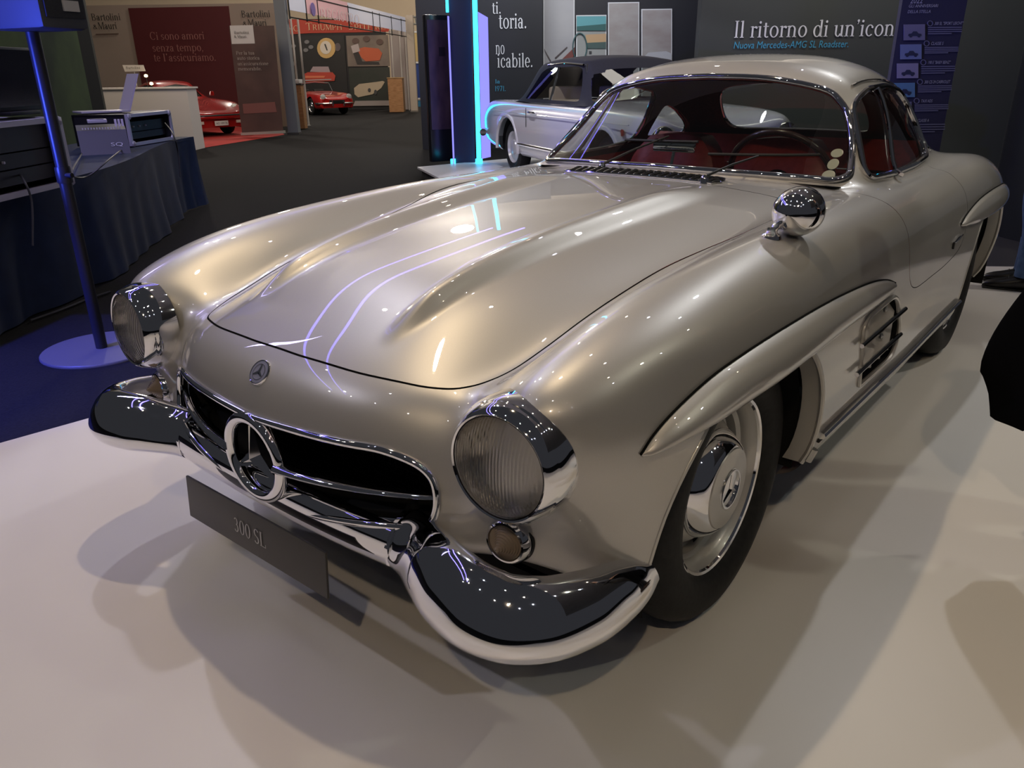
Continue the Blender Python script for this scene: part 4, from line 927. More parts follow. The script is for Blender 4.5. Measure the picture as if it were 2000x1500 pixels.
# ---- picture wall behind the convertible
P2 = V3(WL)+FH*.6
def wall_rect(name, x0, y0, x1, y1, P0, mat, parent=None, lift=.02, th=.015):
    a, b, c, d = (on_wall(x, y, P0, FH, lift) for x, y in ((x0, y1), (x1, y1), (x1, y0), (x0, y0)))
    b.z = a.z; c.z = d.z; V = [a, b, c, d]; V += [v+FH*th for v in V]
    return MB().add(V, [(0, 1, 2, 3), (7, 6, 5, 4), (0, 4, 5, 1), (1, 5, 6, 2), (2, 6, 7, 3), (3, 7, 4, 0)]).build(name, mat, parent, smooth=False)
a, b = on_wall(1040, 300, P2, FH, 0), on_wall(1380, 300, P2, FH, 0)
pwall = slab('wall_right', a[:2], b[:2], FLOOR_Z, 4.2, .2, black); tag(pwall, kind='structure')
frame_w = flat_mat('frame_white', (.62, .62, .62), .5)
def poster(name, label, x0, y0, x1, y1, c1, c2, scale, extra=()):
    t = empty(name, (0, 0, 0)); tag(t, label, 'poster')
    wall_rect('poster_border', x0, y0, x1, y1, P2, frame_w, t, .04, .03)
    m = noise_col(flat_mat('poster_print', c1, .45), c1, c2, scale, stretch=(1, 1, 2)); wall_rect('poster_print', x0+2, y0+2, x1-2, y1-2, P2, m, t, .045, .006)
    for (nm, ex0, ey0, ex1, ey1, c) in extra: wall_rect(nm, ex0, ey0, ex1, ey1, P2, flat_mat('print_ink', c, .5), t, .05, .004)
    return t
poster('wall_poster', 'tall pale poster with red car wing beside the black wall', 1061, -60, 1122, 300, (.34, .33, .34), (.40, .39, .39), 1.2, [])
MBp = MB()
def ink_poly(name, pts, c, parent, lift=.06):
    MB().add([on_wall(x, y, P2, FH, lift) for x, y in pts], [tuple(range(len(pts)))]).build(name, flat_mat('print_ink', c, .5), parent, smooth=False)
pp = [o for o in COL.objects if o.name == 'wall_poster'][0]
ink_poly('printed_bonnet', [(1062, 150), (1122, 92), (1122, 108), (1062, 172)], (.18, .055, .045), pp)
ink_poly('printed_lamp', [(1062, 152), (1082, 128), (1095, 120), (1098, 128), (1078, 158), (1062, 168)], (.42, .09, .045), pp, .065)
ink_poly('printed_wiper', [(1083, 113), (1107, 91), (1108, 93), (1085, 115)], (.08, .06, .06), pp)
ink_poly('printed_line', [(1059+3, 96), (1063, 96), (1078, 122), (1076, 123)], (.12, .1, .1), pp)
pp2 = poster('wall_poster', 'turquoise poster of a vintage steering wheel and radio', 1125, 30, 1184, 300, (.30, .31, .29), (.35, .35, .33), 1)
ink_poly('printed_sea', [(1126, 32), (1183, 32), (1183, 60), (1126, 60)], (.12, .34, .36), pp2)
ink_poly('printed_shore', [(1126, 52), (1183, 47), (1183, 60), (1126, 60)], (.04, .12, .11), pp2, .065)
ink_poly('printed_hood', [(1143, 68), (1183, 66), (1183, 82), (1145, 84)], (.50, .33, .18), pp2)
ink_poly('printed_dash', [(1144, 84), (1183, 82), (1183, 95), (1146, 95)], (.07, .11, .10), pp2)
ink_poly('printed_radio_dial', [(1150, 100), (1155, 100), (1155, 105), (1150, 105)], (.05, .05, .05), pp2)
rg = [on_wall(1132+18*math.cos(t)*.75, 92+27*math.sin(t), P2, FH, .07) for t in np.linspace(0, 2*math.pi, 24, endpoint=False)]
MB().tube(rg, .012, 6, closed=True).build('printed_steering_wheel', flat_mat('print_ink_teal', (.05, .12, .12), .5), pp2)
poster('wall_poster', 'pale sandy poster next to the turquoise one', 1187, 5, 1248, 300, (.36, .34, .32), (.30, .26, .24), 2.5)
pp4 = poster('wall_poster', 'pale poster with a faint white car beside the dark gap', 1252, 18, 1312, 300, (.36, .34, .32), (.29, .25, .23), 2.5)
ink_poly('printed_car_roof', [(1256, 112), (1265, 103), (1300, 100), (1311, 105), (1311, 130), (1256, 130)], (.45, .45, .46), pp4)

# ---- dark wall with the title
P3 = V3(CAM)+V3(AX_F)*12.3
P3 = P3
a, b = on_wall(1350, 300, P3, FH, 0), on_wall(1960, 300, P3, FH, 0)
grey_wall = noise_col(flat_mat('stand_charcoal', (.045, .05, .048), .5), (.042, .047, .045), (.05, .055, .052), .6)
tw = slab('wall_title', a[:2], b[:2], FLOOR_Z, 4.2, .25, grey_wall); tag(tw, kind='structure')
o = wall_text("Il ritorno di un'icona", 1431, 74, 33, P3, white_l, 'wall_lettering', None, 332); tag(o, "large white serif title Il ritorno di un'icona on the charcoal wall", 'lettering')
o = wall_text('Nuova Mercedes-AMG SL Roadster.', 1431, 95, 14, P3, blue_l, 'wall_lettering', None, 224, 'sans', 'l', .12, .72); tag(o, 'small blue subtitle line right below the large white title', 'lettering')
# ---- timeline panel
P4 = V3(CAM)+V3(AX_F)*8.3
tp = empty('timeline_panel', (0, 0, 0)); tag(tp, 'tall indigo panel with a column of car pictures and captions', 'panel')
ind = flat_mat('panel_indigo', (.072, .070, .118), .5)
xl = lambda y: 1764-.165*y; xr_ = lambda y: 1891-.195*y
a, b = on_wall(xl(150), 150, P4, FH, 0), on_wall(xr_(150), 150, P4, FH, 0)
slab('panel_board', a[:2], b[:2], FLOOR_Z, 3.2, .06, ind, tp)
lt = flat_mat('panel_text', (.75, .75, .80), .5); gt = flat_mat('panel_small_text', (.30, .30, .38), .6)
def ptext(s, px, py, h, w_, m=lt): return wall_text(s, px, py, h, P4, m, 'caption', tp, w_, 'sans', 'l', .12, .72)
ptext('2022', 1775, 7, 12, 24); ptext('GLI ANNIVERSARI', 1772, 15, 6, 57); ptext('DELLA STELLA', 1770, 26, 6, 45)
rows = [(46, 79, '300 SL "SPORT LEICHT"', 56, (.36, .34, .44), 16), (85, 116, 'CLASSE S', 24, (.34, .42, .62), 14), (122, 153, '190 E "BABY BENZ"', 44, (.52, .48, .60), 17), (160, 190, '300 CE-24 CABRIOLET', 50, (.22, .45, .62), 15), (197, 226, 'TAXI ADS', 22, (.3, .3, .4), 15), (235, 264, 'CLASSE A', 22, (.4, .4, .5), 19)]
for i, (y0, y1, s, w_, c, th) in enumerate(rows):
    x0 = xl(y0)+9-.3*i; x1 = x0+41
    wall_rect('picture', x0-2, y0+2, x1-2, y1, P4, flat_mat('picture_ground', c, .5), tp, .022, .01)
    m = MB(); cxp, cyp = (x0+x1)/2-2, (y0+y1)/2+5
    car_ = [(-13, 3), (-12, -1), (-6, -2), (-3, -6), (4, -6), (7, -2), (13, -1), (13, 3)]
    m.add([on_wall(cxp+u, cyp+v, P4, FH, .026) for u, v in car_], [tuple(range(8))])
    for u in (-8, 8): m.add([on_wall(cxp+u+3*math.cos(t), cyp+3+3*math.sin(t), P4, FH, .027) for t in np.linspace(0, 6.28, 10, endpoint=False)], [tuple(range(10))])
    m.build('pictured_car', flat_mat('picture_ink', (.07, .08, .13), .5), tp, smooth=False)
    xb = x1+8; rg = [on_wall(xb+5*math.cos(t), y0+5*math.sin(t), P4, FH, .02) for t in np.linspace(0, 6.28, 18, endpoint=False)]
    MB().tube(rg, .004, 5, closed=True).build('laurel_ring', gt, tp)
    ptext(s, xb+8, y0+3, 6, w_)
    m = MB()
    for k in range(4):
        yy = y0+7+k*th/4; wd = 66 if k < 3 else 46
        V = [on_wall(x, y, P4, FH, .02) for x, y in ((xb-4, yy+2.2), (xb-4+wd, yy+1.6), (xb-4+wd, yy-.6), (xb-4, yy))]; m.add(V, [(0, 1, 2, 3)])
    m.build('small_print', gt, tp, smooth=False)
# ---- round dark column behind the tail of the coupe
rw_ = MB().lathe([(.78, FLOOR_Z), (.78, 4.2)], (1.02, 6.94, 0), (0, 0, 1), 64, cap1=True).build('wall_rounded', grey_wall, None); tag(rw_, kind='structure')
gc = flat_mat('grey_carpet', (.10, .10, .105), .9, spec=.1)
o = link_mesh('floor_stand', [(-2.0, 3.0, FLOOR_Z+.004), (6, 3.0, FLOOR_Z+.004), (6, 9.6, FLOOR_Z+.004), (-.2, 9.6, FLOOR_Z+.004)], [(0, 1, 2, 3)], gc, smooth=False); tag(o, kind='structure')
# ------------------------------------------------------------------ other cars
def grid_faces(a, b): return [(i*b+j, i*b+j+1, (i+1)*b+j+1, (i+1)*b+j) for i in range(a-1) for j in range(b-1)]
def generic_car(name, label, loc, rz, rows, canopy, axles, track, tr, mats, arch=.36, win=None, screen=None, rearw=None):
    """rows: list of (y, zc, zf, hw, zb) from nose to tail; canopy rows of half points; mats: paint, roof, glass, rim"""
    t = empty(name, loc, rz); tag(t, label, 'car')
    N = np.array([[(0, y, zc), (.33*hw, y, zc*.998), (.58*hw, y, zc+.35*(zf-zc)), (.80*hw, y, zf), (.93*hw, y, zf-.05-.04*(zf-.5)), (hw, y, zb+.62*(zf-zb)), (hw, y, zb+.36*(zf-zb)), (.985*hw, y, zb+.12*(zf-zb)), (.92*hw, y, zb)] for y, zc, zf, hw, zb in rows], float)
    G_ = net_eval(net_fit(N, 2), 6, 6); V = G_.reshape(-1, 3); F = grid_faces(*G_.shape[:2])
    g = np.ones(len(V))
    for ay in axles: g = np.minimum(g, np.where(V[:, 0] > .4, np.hypot(V[:, 1]-ay, V[:, 2]-tr)-arch, 1))
    V, F = clip(V, F, g); panel('car_body', V, F, mats['paint'], t)
    y0, y1 = rows[0], rows[-1]
    for r_, nm in ((rows[0], 'front_panel'), (rows[-1], 'rear_panel')):
        y, zc, zf, hw, zb = r_; P = [(0, y, zc), (.33*hw, y, zc), (.58*hw, y, zc+.35*(zf-zc)), (.80*hw, y, zf), (.93*hw, y, zf-.07), (hw, y, zb+.62*(zf-zb)), (hw, y, zb+.36*(zf-zb)), (.92*hw, y, zb)]
        MB().add(P+[(-a, b, c) for a, b, c in P[::-1]], [tuple(range(16))]).build(nm, mats['paint'], t, smooth=False)
    ym = (rows[0][0]+rows[-1][0])/2
    MB().box((0, ym, rows[0][4]+.03), (rows[3][3]*1.3, (rows[-1][0]-rows[0][0])*.9, .04)).build('underbody', MT['well'], t, smooth=False)
    if canopy:
        C_ = net_eval(net_fit(np.array(canopy, float), 2), 7, 8); V0 = C_.reshape(-1, 3); F0 = grid_faces(*C_.shape[:2])
        cuts = []
        if win: cuts.append(('side_window', win, [1, 2], V0[:, 0] > .30))
        if screen: cuts.append(('windscreen', screen, [0, 2], V0[:, 1] < screen[0][2] if len(screen[0]) > 2 else V0[:, 1] < 1.2))
        if rearw: cuts.append(('rear_window', rearw, [0, 2], V0[:, 1] > 2.0))
        V, F = V0, F0
        for nm, poly, ax, msk in cuts:
            P = np.array([p[:2] for p in poly])
            def gg(W):
                mk = (W[:, 0] > .30) if nm == 'side_window' else ((W[:, 1] < SCR_Y) if nm == 'windscreen' else (W[:, 1] > 2.0))
                return masked_sdf(W, ax, P, mk)
            Vg, Fg = clip(V0, F0, -gg(V0)); V, F = clip(V, F, gg(V))
            if nm == 'side_window':
                for s in (1, -1): panel(nm, flip(Vg, s), Fg, mats['glass'], t, both=False)
            else: panel(nm, Vg, Fg, mats['glass'], t)
        panel('roof', V, F, mats['roof'], t)
    for ay in axles:
        for s in (1, -1):
            w_ = empty('wheel', (s*track, ay, tr)); w_.parent = t
            MB().lathe([(tr*.60, -.07), (tr*.8, -.095), (tr*.96, -.07), (tr, -.03), (tr, .03), (tr*.96, .07), (tr*.8, .09), (tr*.62, .07)], (0, 0, 0), (s, 0, 0), 40).build('tyre', MT['tyre'], w_)
            MB().lathe([(tr*.64, .07), (tr*.62, .078), (tr*.56, .05), (tr*.5, .045), (tr*.30, .06), (tr*.28, .075), (.0, .082)], (0, 0, 0), (s, 0, 0), 40).build('wheel_cover', mats['rim'], w_)
            an = np.linspace(-8, 188, 20); k_ = len(an); VV = [(s*xx, (arch+.01)*math.cos(R(a_)), (arch+.01)*math.sin(R(a_))) for xx in (.08, -.32) for a_ in an]
            MB().add(VV, [(i, i+1, k_+i+1, k_+i) for i in range(k_-1)]+[tuple(range(k_, 2*k_))]).build('wheel_well', MT['well'], w_, smooth=False)
    return t
wpaint = principled('ivory_white_paint', (.62, .61, .61), .25, 0, 1.0)
cloth = noise_col(flat_mat('soft_top_cloth', (.012, .012, .02), .8), (.010, .010, .016), (.018, .018, .028), 120)
clear = thin_glass('clear_glass', (.86, .9, .9), .7)
tan = flat_mat('tan_leather', (.42, .33, .22), .5)
SCR_Y = .95
# white convertible: nose towards -Y in its own frame, front axle at y = 0
rows = [(-.84, .66, .70, .74, .34), (-.80, .74, .80, .83, .30), (-.62, .84, .86, .885, .26), (-.2, .92, .89, .905, .25), (.35, .95, .90, .915, .25), (.85, .95, .90, .92, .25), (1.5, .93, .90, .92, .25), (2.1, .93, .90, .92, .25), (2.6, .93, .905, .915, .25), (3.1, .90, .91, .90, .26), (3.6, .86, .90, .88, .30), (3.88, .80, .87, .84, .34), (3.98, .66, .74, .78, .38)]
can = [[(0, .55, .93), (.35, .57, .93), (.60, .62, .92), (.72, .66, .91), (.80, .66, .90)],
       [(0, .62, .99), (.35, .64, .985), (.58, .68, .97), (.68, .72, .95), (.80, .72, .905)],
       [(0, .83, 1.20), (.34, .85, 1.19), (.54, .88, 1.17), (.63, .92, 1.12), (.80, .92, .905)],
       [(0, 1.03, 1.37), (.33, 1.04, 1.36), (.51, 1.06, 1.33), (.59, 1.08, 1.28), (.80, 1.08, .905)],
       [(0, 1.15, 1.41), (.33, 1.16, 1.40), (.52, 1.17, 1.37), (.60, 1.18, 1.31), (.80, 1.2, .905)],
       [(0, 1.6, 1.435), (.33, 1.6, 1.43), (.53, 1.6, 1.40), (.62, 1.6, 1.33), (.80, 1.6, .905)],
       [(0, 2.15, 1.41), (.33, 2.15, 1.40), (.53, 2.15, 1.37), (.62, 2.15, 1.30), (.80, 2.15, .905)],
       [(0, 2.45, 1.34), (.33, 2.45, 1.335), (.52, 2.44, 1.31), (.61, 2.43, 1.25), (.80, 2.42, .905)],
       [(0, 2.68, 1.14), (.33, 2.68, 1.13), (.51, 2.66, 1.12), (.62, 2.64, 1.08), (.79, 2.60, .905)],
       [(0, 2.86, .93), (.33, 2.86, .93), (.51, 2.84, .92), (.62, 2.82, .92), (.78, 2.78, .90)]]
win = [(.88, .945), (2.42, .945), (2.20, 1.25), (2.05, 1.30), (1.22, 1.31), (1.12, 1.28)]
scr = [(0, .985), (.60, .945), (.675, .955), (.545, 1.285), (.47, 1.325), (0, 1.35), (-.3, 1.35), (-.3, .99)]
d_ = Vector((.865, -.502, 0)); lft = Vector((.502, .865, 0))
rearR = Vector((-5.39, 6.97, 0)); front_axle_c = rearR+d_*2.75+lft*.74
wc = generic_car('convertible', 'white vintage convertible with closed black soft top on its own platform', (front_axle_c.x, front_axle_c.y, 0), math.atan2(d_.y, d_.x)+math.pi/2, rows, can, (0, 2.75), .755, .325,
    dict(paint=wpaint, roof=cloth, glass=clear, rim=principled('wheel_cover_white', (.55, .55, .56), .25, .2, .6)), arch=.385, win=win, screen=scr)
for s in (1, -1):
    MB().tube([(s*.925, y, .40) for y in np.linspace(.45, 2.3, 6)], .022, 8).build('sill_trim', MT['chrome'], wc)
    MB().tube([(s*.918, y, .775) for y in (-.55, .2, 1.0, 1.8, 2.6, 3.3)], .006, 6).build('side_crease', wpaint, wc)
    for ay in (0, 2.75):
        MB().tube([(s*(.905 if ay == 0 else .912), ay+.40*math.cos(R(a)), .325+.40*math.sin(R(a))) for a in range(-5, 190, 12)], .024, 8).build('arch_moulding', wpaint, wc)
    MB().tube([(s*.66, .86, .92), (s*.60, 1.00, 1.16), (s*.565, 1.10, 1.33)], .018, 8).build('screen_pillar', MT['chrome'], wc)
    MB().tube([(s*.74, 1.72, .92), (s*.635, 1.70, 1.31)], .016, 8).build('window_post', MT['chrome'], wc)
    MB().tube([(s*.605, y, z) for y, z in ((1.10, 1.325), (1.6, 1.35), (2.1, 1.335))], .012, 8).build('window_rail', MT['chrome'], wc)
    MB().lathe([(.115, 0), (.12, .03), (.11, .05), (.06, .07), (.001, .075)], (s*.70, -.80, .66), (0, -1, 0), 28).build('headlight', MT['chrome'], wc)
    MB().tube([(s*.925, 1.74, .80), (s*.945, 1.80, .80), (s*.945, 1.92, .80), (s*.925, 1.98, .80)], .010, 8).build('door_handle', MT['chrome'], wc)
    MB().tube([(s*.925, 2.05, .845), (s*.925, 2.05, .62)], .004, 6).build('door_edge', MT['gap'], wc)
    MB().tube([(s*.93, -.62, .44), (s*.90, -.82, .44), (s*.6, -.93, .44), (0, -.95, .44)], .05, 10).build('front_bumper', MT['chrome'], wc)
    MB().tube([(s*.92, 3.72, .46), (s*.87, 3.95, .46), (s*.5, 4.06, .46), (0, 4.08, .46)], .05, 10).build('rear_bumper', MT['chrome'], wc)
    MB().box((s*.35, 1.85, .80), (.5, .5, .28), bev=.06).build('seat', tan, wc)
    MB().box((s*.35, 2.08, .92), (.48, .12, .34), bev=.05).build('seat_back', tan, wc)
    MB().lathe([(.032, 0), (.034, .012), (.001, .02)], (s*.905, -.42, .70), (s, 0, 0), 16).build('side_marker', principled('amber_red', (.35, .05, .03), .2, 0, 1), wc)
MB().lathe([(.10, -.02), (.10, .02)], (0, -.86, .52), (0, -1, 0), 24, cap1=True).build('grille_emblem', MT['chrome'], wc)
MB().box((0, -.845, .52), (.62, .04, .30), bev=.03).build('grille_shell', MT['chrome'], wc)
MB().box((0, 1.0, .935), (1.3, .35, .04), bev=.015).build('dashboard', tan, wc)
for s in (.25, -.25):
    MB().tube([(s, .62, .97), (s+.25, .72, 1.06)], .008, 6).build('wiper', MT['chrome'], wc)
MB().lathe([(.025, 0), (.025, .006)], (0, -.55, .866), (0, -.2, 1), 20, cap1=True).build('bonnet_badge', MT['badge_blue'], wc)

# red coupe on the insurance stand
rpaint = principled('signal_red_paint', (.30, .009, .008), .25, 0, 1.0)
prow = [(-.88, .50, .52, .62, .22), (-.84, .58, .60, .74, .20), (-.66, .64, .74, .80, .18), (-.35, .71, .81, .83, .18), (.1, .79, .84, .835, .18), (.6, .87, .87, .835, .18), (1.1, .89, .88, .84, .18), (1.7, .90, .88, .85, .18), (2.27, .88, .90, .875, .18), (2.75, .80, .85, .86, .2), (3.15, .66, .70, .80, .25), (3.3, .5, .52, .72, .3)]
pcan = [[(0, .50, .86), (.3, .52, .86), (.52, .58, .87), (.64, .62, .87), (.74, .62, .86)],
        [(0, .62, .95), (.3, .64, .945), (.50, .70, .93), (.61, .74, .91), (.74, .74, .87)],
        [(0, .95, 1.20), (.3, .97, 1.19), (.45, 1.0, 1.17), (.53, 1.04, 1.12), (.74, 1.02, .87)],
        [(0, 1.2, 1.29), (.28, 1.2, 1.28), (.43, 1.2, 1.26), (.52, 1.2, 1.19), (.74, 1.2, .87)],
        [(0, 1.6, 1.31), (.28, 1.6, 1.30), (.43, 1.6, 1.27), (.52, 1.6, 1.20), (.74, 1.6, .87)],
        [(0, 2.1, 1.20), (.28, 2.1, 1.19), (.42, 2.1, 1.16), (.51, 2.1, 1.10), (.72, 2.1, .87)],
        [(0, 2.6, .97), (.28, 2.6, .96), (.40, 2.58, .95), (.5, 2.56, .92), (.68, 2.52, .86)],
        [(0, 2.9, .78), (.28, 2.88, .78), (.40, 2.86, .78), (.5, 2.84, .78), (.66, 2.8, .78)]]
SCR_Y = 1.08
pl_ = at(430, 272, 'z', FLOOR_Z); hd = math.radians(50)
fwd = (-FH)*math.cos(hd)+RH*math.sin(hd); nose = V3(at(428, 268, 'z', FLOOR_Z)); fa = nose-fwd*.88+FH*.2
pc = generic_car('sports_car', 'red sports car with round headlights behind the white counter', (fa.x, fa.y, FLOOR_Z), math.atan2(fwd.y, fwd.x)+math.pi/2, prow, pcan, (0, 2.27), .70, .31,
    dict(paint=rpaint, roof=rpaint, glass=thin_glass('dark_glass', (.16, .16, .16)), rim=MT['steel']), arch=.34, win=[(.85, .89), (2.2, .89), (2.0, 1.10), (1.6, 1.20), (1.2, 1.20), (1.08, 1.14)], screen=[(0, .92), (.52, .91), (.46, 1.15), (0, 1.22), (-.3, 1.22), (-.3, .92)])
for s in (1, -1):
    MB().lathe([(.105, -.06), (.108, .0), (.098, .015), (.001, .04)], (s*.60, -.70, .66), (s*.1, -1, .55), 28).build('headlight', principled('lamp_glass', (.75, .75, .72), .1, .3, 1), pc)
    MB().box((s*.52, -.90, .34), (.16, .03, .07), bev=.01).build('fog_lamp', principled('fog_glass', (.7, .68, .6), .1, .2, 1), pc)
    MB().box((s*.72, .55, .98), (.05, .16, .11), bev=.03).build('door_mirror', rpaint, pc)
MB().tube([(-.80, -.55, .47), (-.72, -.84, .47), (-.4, -.93, .47), (0, -.95, .47), (.4, -.93, .47), (.72, -.84, .47), (.80, -.55, .47)], .055, 10).build('front_bumper', rpaint, pc)
MB().tube([(-.80, -.58, .50), (-.735, -.87, .50), (-.4, -.965, .50), (0, -.985, .50), (.4, -.965, .50), (.735, -.87, .50), (.80, -.58, .50)], .022, 8).build('bumper_strip', MT['black'], pc)
MB().box((0, -.955, .32), (.36, .015, .11)).build('number_plate', flat_mat('plate_white', (.55, .55, .52)), pc, smooth=False)
lettering('plate_figures', 'AO 109176', .07, (0, -.965, .295), (1, 0, 0), (0, 0, 1), MT['black'], pc, 'sans', .30, 'c')
# red roadster on the club stand
trow = [(-.80, .50, .56, .56, .26), (-.77, .58, .64, .66, .24), (-.55, .66, .73, .70, .22), (-.2, .72, .77, .715, .22), (.3, .77, .79, .72, .22), (.7, .82, .80, .72, .22), (1.1, .80, .80, .725, .22), (1.6, .78, .80, .725, .22), (2.1, .78, .82, .72, .22), (2.6, .74, .78, .70, .26), (2.9, .62, .66, .64, .32)]
SCR_Y = .9
hd = math.radians(38); fwd = (-FH)*math.cos(hd)+RH*math.sin(hd); fa = V3(at(640, 224, 'z', FLOOR_Z))+FH*.2
tc_ = generic_car('roadster', 'red open roadster with chrome bumpers under the club banner', (fa.x, fa.y, FLOOR_Z), math.atan2(fwd.y, fwd.x)+math.pi/2, trow, None, (0, 2.1), .62, .30, dict(paint=rpaint, roof=rpaint, glass=clear, rim=MT['chrome']), arch=.35)
for s in (1, -1):
    MB().lathe([(.095, -.05), (.10, .0), (.09, .03), (.001, .05)], (s*.52, -.76, .64), (0, -1, .1), 24).build('headlight', principled('lamp_glass_b', (.8, .8, .8), .08, .6, 1), tc_)
    MB().tube([(s*.22, -.88, .42), (s*.5, -.86, .42), (s*.70, -.72, .42), (s*.72, -.5, .42)], .035, 8).build('quarter_bumper', MT['chrome'], tc_)
    MB().tube([(s*.22, -.90, .32), (s*.22, -.90, .52)], .03, 8).build('overrider', MT['chrome'], tc_)
    MB().box((s*.30, 1.35, .70), (.42, .14, .36), bev=.05).build('seat_back', MT['black'], tc_)
MB().box((0, -.79, .46), (.62, .03, .14), bev=.02).build('grille', principled('grille_dark', (.05, .05, .05), .3, .8), tc_)
MB().tube([(-.60, .78, .82), (-.56, .95, 1.10), (0, .98, 1.14), (.56, .95, 1.10), (.60, .78, .82)], .016, 8).build('screen_frame', MT['chrome'], tc_)
# ------------------------------------------------------------------ insurance stand (left background)
def vwall(px, py, P0): return on_wall(px, py, P0, FH, .03)
PB = V3(at(480, 255, 'z', FLOOR_Z))+FH*1.6
beige = noise_col(flat_mat('stand_beige', (.30, .245, .20), .7), (.28, .23, .185), (.32, .26, .215), .6)
a, b = on_wall(110, 200, PB, FH, 0), on_wall(556, 200, PB, FH, 0)
TOPB = on_wall(300, 9, PB, FH, 0).z
iw = slab('wall_insurance', a[:2], b[:2], FLOOR_Z, TOPB, .15, beige); tag(iw, kind='structure')
dk = flat_mat('print_black', (.015, .014, .014), .6)
rp = empty('wall_graphic', (0, 0, 0)); tag(rp, 'dark red banner panel with the line Ci sono amori senza tempo', 'banner')
def quad(name, pts, P0, mat, parent, lift=.03, th=.02):
    V = [on_wall(x, y, P0, FH, lift) for x, y in pts]; n = len(V); V += [v+FH*th for v in V]
    return MB().add(V, [tuple(range(n)), tuple(range(n, 2*n))[::-1]]+[(i, (i+1) % n, n+(i+1) % n, n+i) for i in range(n)]).build(name, mat, parent, smooth=False)
maroon = flat_mat('banner_maroon', (.080, .010, .012), .6)
quad('banner_panel', [(251, 16), (447, 12), (470, 215), (287, 215)], PB, maroon, rp)
rose = flat_mat('banner_letters', (.30, .13, .115), .6)
for s, x, y, w_ in (('Ci sono amori', 294, 78, 107), ('senza tempo,', 299, 101, 100), ('te', 302, 120, 13), ("l'", 320, 120, 10), ('assicuriamo.', 331, 120, 92)):
    wall_text(s, x, y, 15, PB-FH*.06, rose, 'banner_line', rp, w_)
    
for x, y, lb in ((180, 40, 'black two-line serif logo on the beige wall beside the green backdrop'), (472, 34, 'black two-line serif logo on the beige wall beside the grey post')):
    lo = empty('logo_lettering', (0, 0, 0)); tag(lo, lb, 'lettering')
    wall_text('Bartolini', x, y, 13, PB, dk, 'logo_line', lo, 57); wall_text('&', x+3, y+17, 9, PB, dk, 'logo_line', lo, 9); wall_text('Mauri', x+13, y+17, 13, PB, dk, 'logo_line', lo, 37)
    quad('logo_rule', [(x+8, y+26), (x+52, y+25), (x+52, y+27), (x+8, y+28)], PB, flat_mat('logo_rule_brown', (.12, .08, .06)), lo)
# light strip of the hall above the stand wall is the hall wall itself
rc = link_mesh('floor_carpet_red', [tuple(at(*p, 'z', FLOOR_Z+.006)) for p in ((383, 291), (556, 263), (520, 240), (300, 246), (330, 290))], [(0, 1, 2, 3, 4)], flat_mat('red_carpet', (.33, .018, .014), .9), smooth=False); tag(rc, kind='structure')
# white counter
def upright(name, pts, z0, z1, th, mat, parent): return slab(name, pts[0], pts[1], z0, z1, th, mat, parent)
ct = empty('counter', (0, 0, 0)); tag(ct, 'white reception counter behind the audio table', 'counter')
c0, c1 = V3(at(205, 330, 'z', FLOOR_Z)), V3(at(383, 293, 'z', FLOOR_Z)); c0 = c1-RH*(2.0)
hgt = on_wall(367, 173, c1, FH, 0).z
slab('counter_front', c0[:2], c1[:2], FLOOR_Z, hgt, .5, flat_mat('counter_white', (.52, .49, .47), .4), ct)
slab('counter_top', (c0-RH*.03-FH*.03)[:2], (c1+RH*.03-FH*.03)[:2], hgt, hgt+.03, .56, flat_mat('counter_top_white', (.58, .55, .53), .35), ct)
PS = c1+FH*.2
sg = empty('table_sign', (0, 0, 0)); tag(sg, 'small white sign standing above the counter', 'sign')
quad('sign_card', [(239, 127), (280, 127), (284, 139), (244, 140)], PS, flat_mat('card_white', (.50, .46, .42)), sg, 0, .01)
wall_text('Bartolini', 247, 135, 5, PS-FH*.02, dk, 'sign_text', sg, 28, 'serif')
b0 = on_wall(262, 139, PS, FH, 0); MB().tube([b0, Vector((b0.x, b0.y, hgt+.03))], .008, 6).build('sign_stem', MT['steel'], sg)
for k, (px, py) in enumerate(((285, 148), (297, 171))):
    p = on_wall(px, py, PS-FH*.1, FH, 0); p.z = max(p.z, hgt+.10); lm = empty('counter_lamp', tuple(p)); tag(lm, ('small lit lamp head beside the white sign' if k == 0 else 'small lit lamp head just above the counter top'), 'lamp')
    MB().lathe([(.001, -.03), (.03, -.02), (.035, .0), (.03, .02), (.001, .03)], (0, 0, 0), (0, 0, 1), 14).build('lamp_bulb', emis('lamp_warm', (1, .72, .35), 6), lm)
    MB().tube([(0, 0, -.03), (0, 0, hgt+.032-p.z)], .008, 6).build('lamp_stem', MT['black'], lm)
# roll-up banner
PR = V3(at(513, 266, 'z', FLOOR_Z))-FH*.5
ru = empty('rollup_banner', (0, 0, 0)); tag(ru, 'brown roll-up banner with white logo box next to the grey post', 'banner')
brown = noise_col(flat_mat('rollup_brown', (.05, .026, .024), .5), (.035, .018, .018), (.085, .045, .04), 1.2)
quad('banner_sheet', [(447, 51), (535, 50), (553, 258), (473, 262)], PR, brown, ru, 0, .02)
quad('logo_box', [(449, 50), (494, 49), (498, 85), (453, 86)], PR, flat_mat('box_white', (.50, .48, .48)), ru, .01)
wall_text('Bartolini', 458, 66, 5, PR-FH*.03, dk, 'logo_line', ru, 29); wall_text('& Mauri', 458, 74, 5, PR-FH*.03, dk, 'logo_line', ru, 24)
lp = flat_mat('rollup_letters', (.32, .27, .25))
for s, x, y, w_ in (('Per la tua', 462, 107, 36), ('auto storica', 464, 117, 44), ("un'assicurazione", 465, 128, 60), ('memorabile.', 466, 138, 46)): wall_text(s, x, y, 7, PR, lp, 'banner_line', ru, w_)
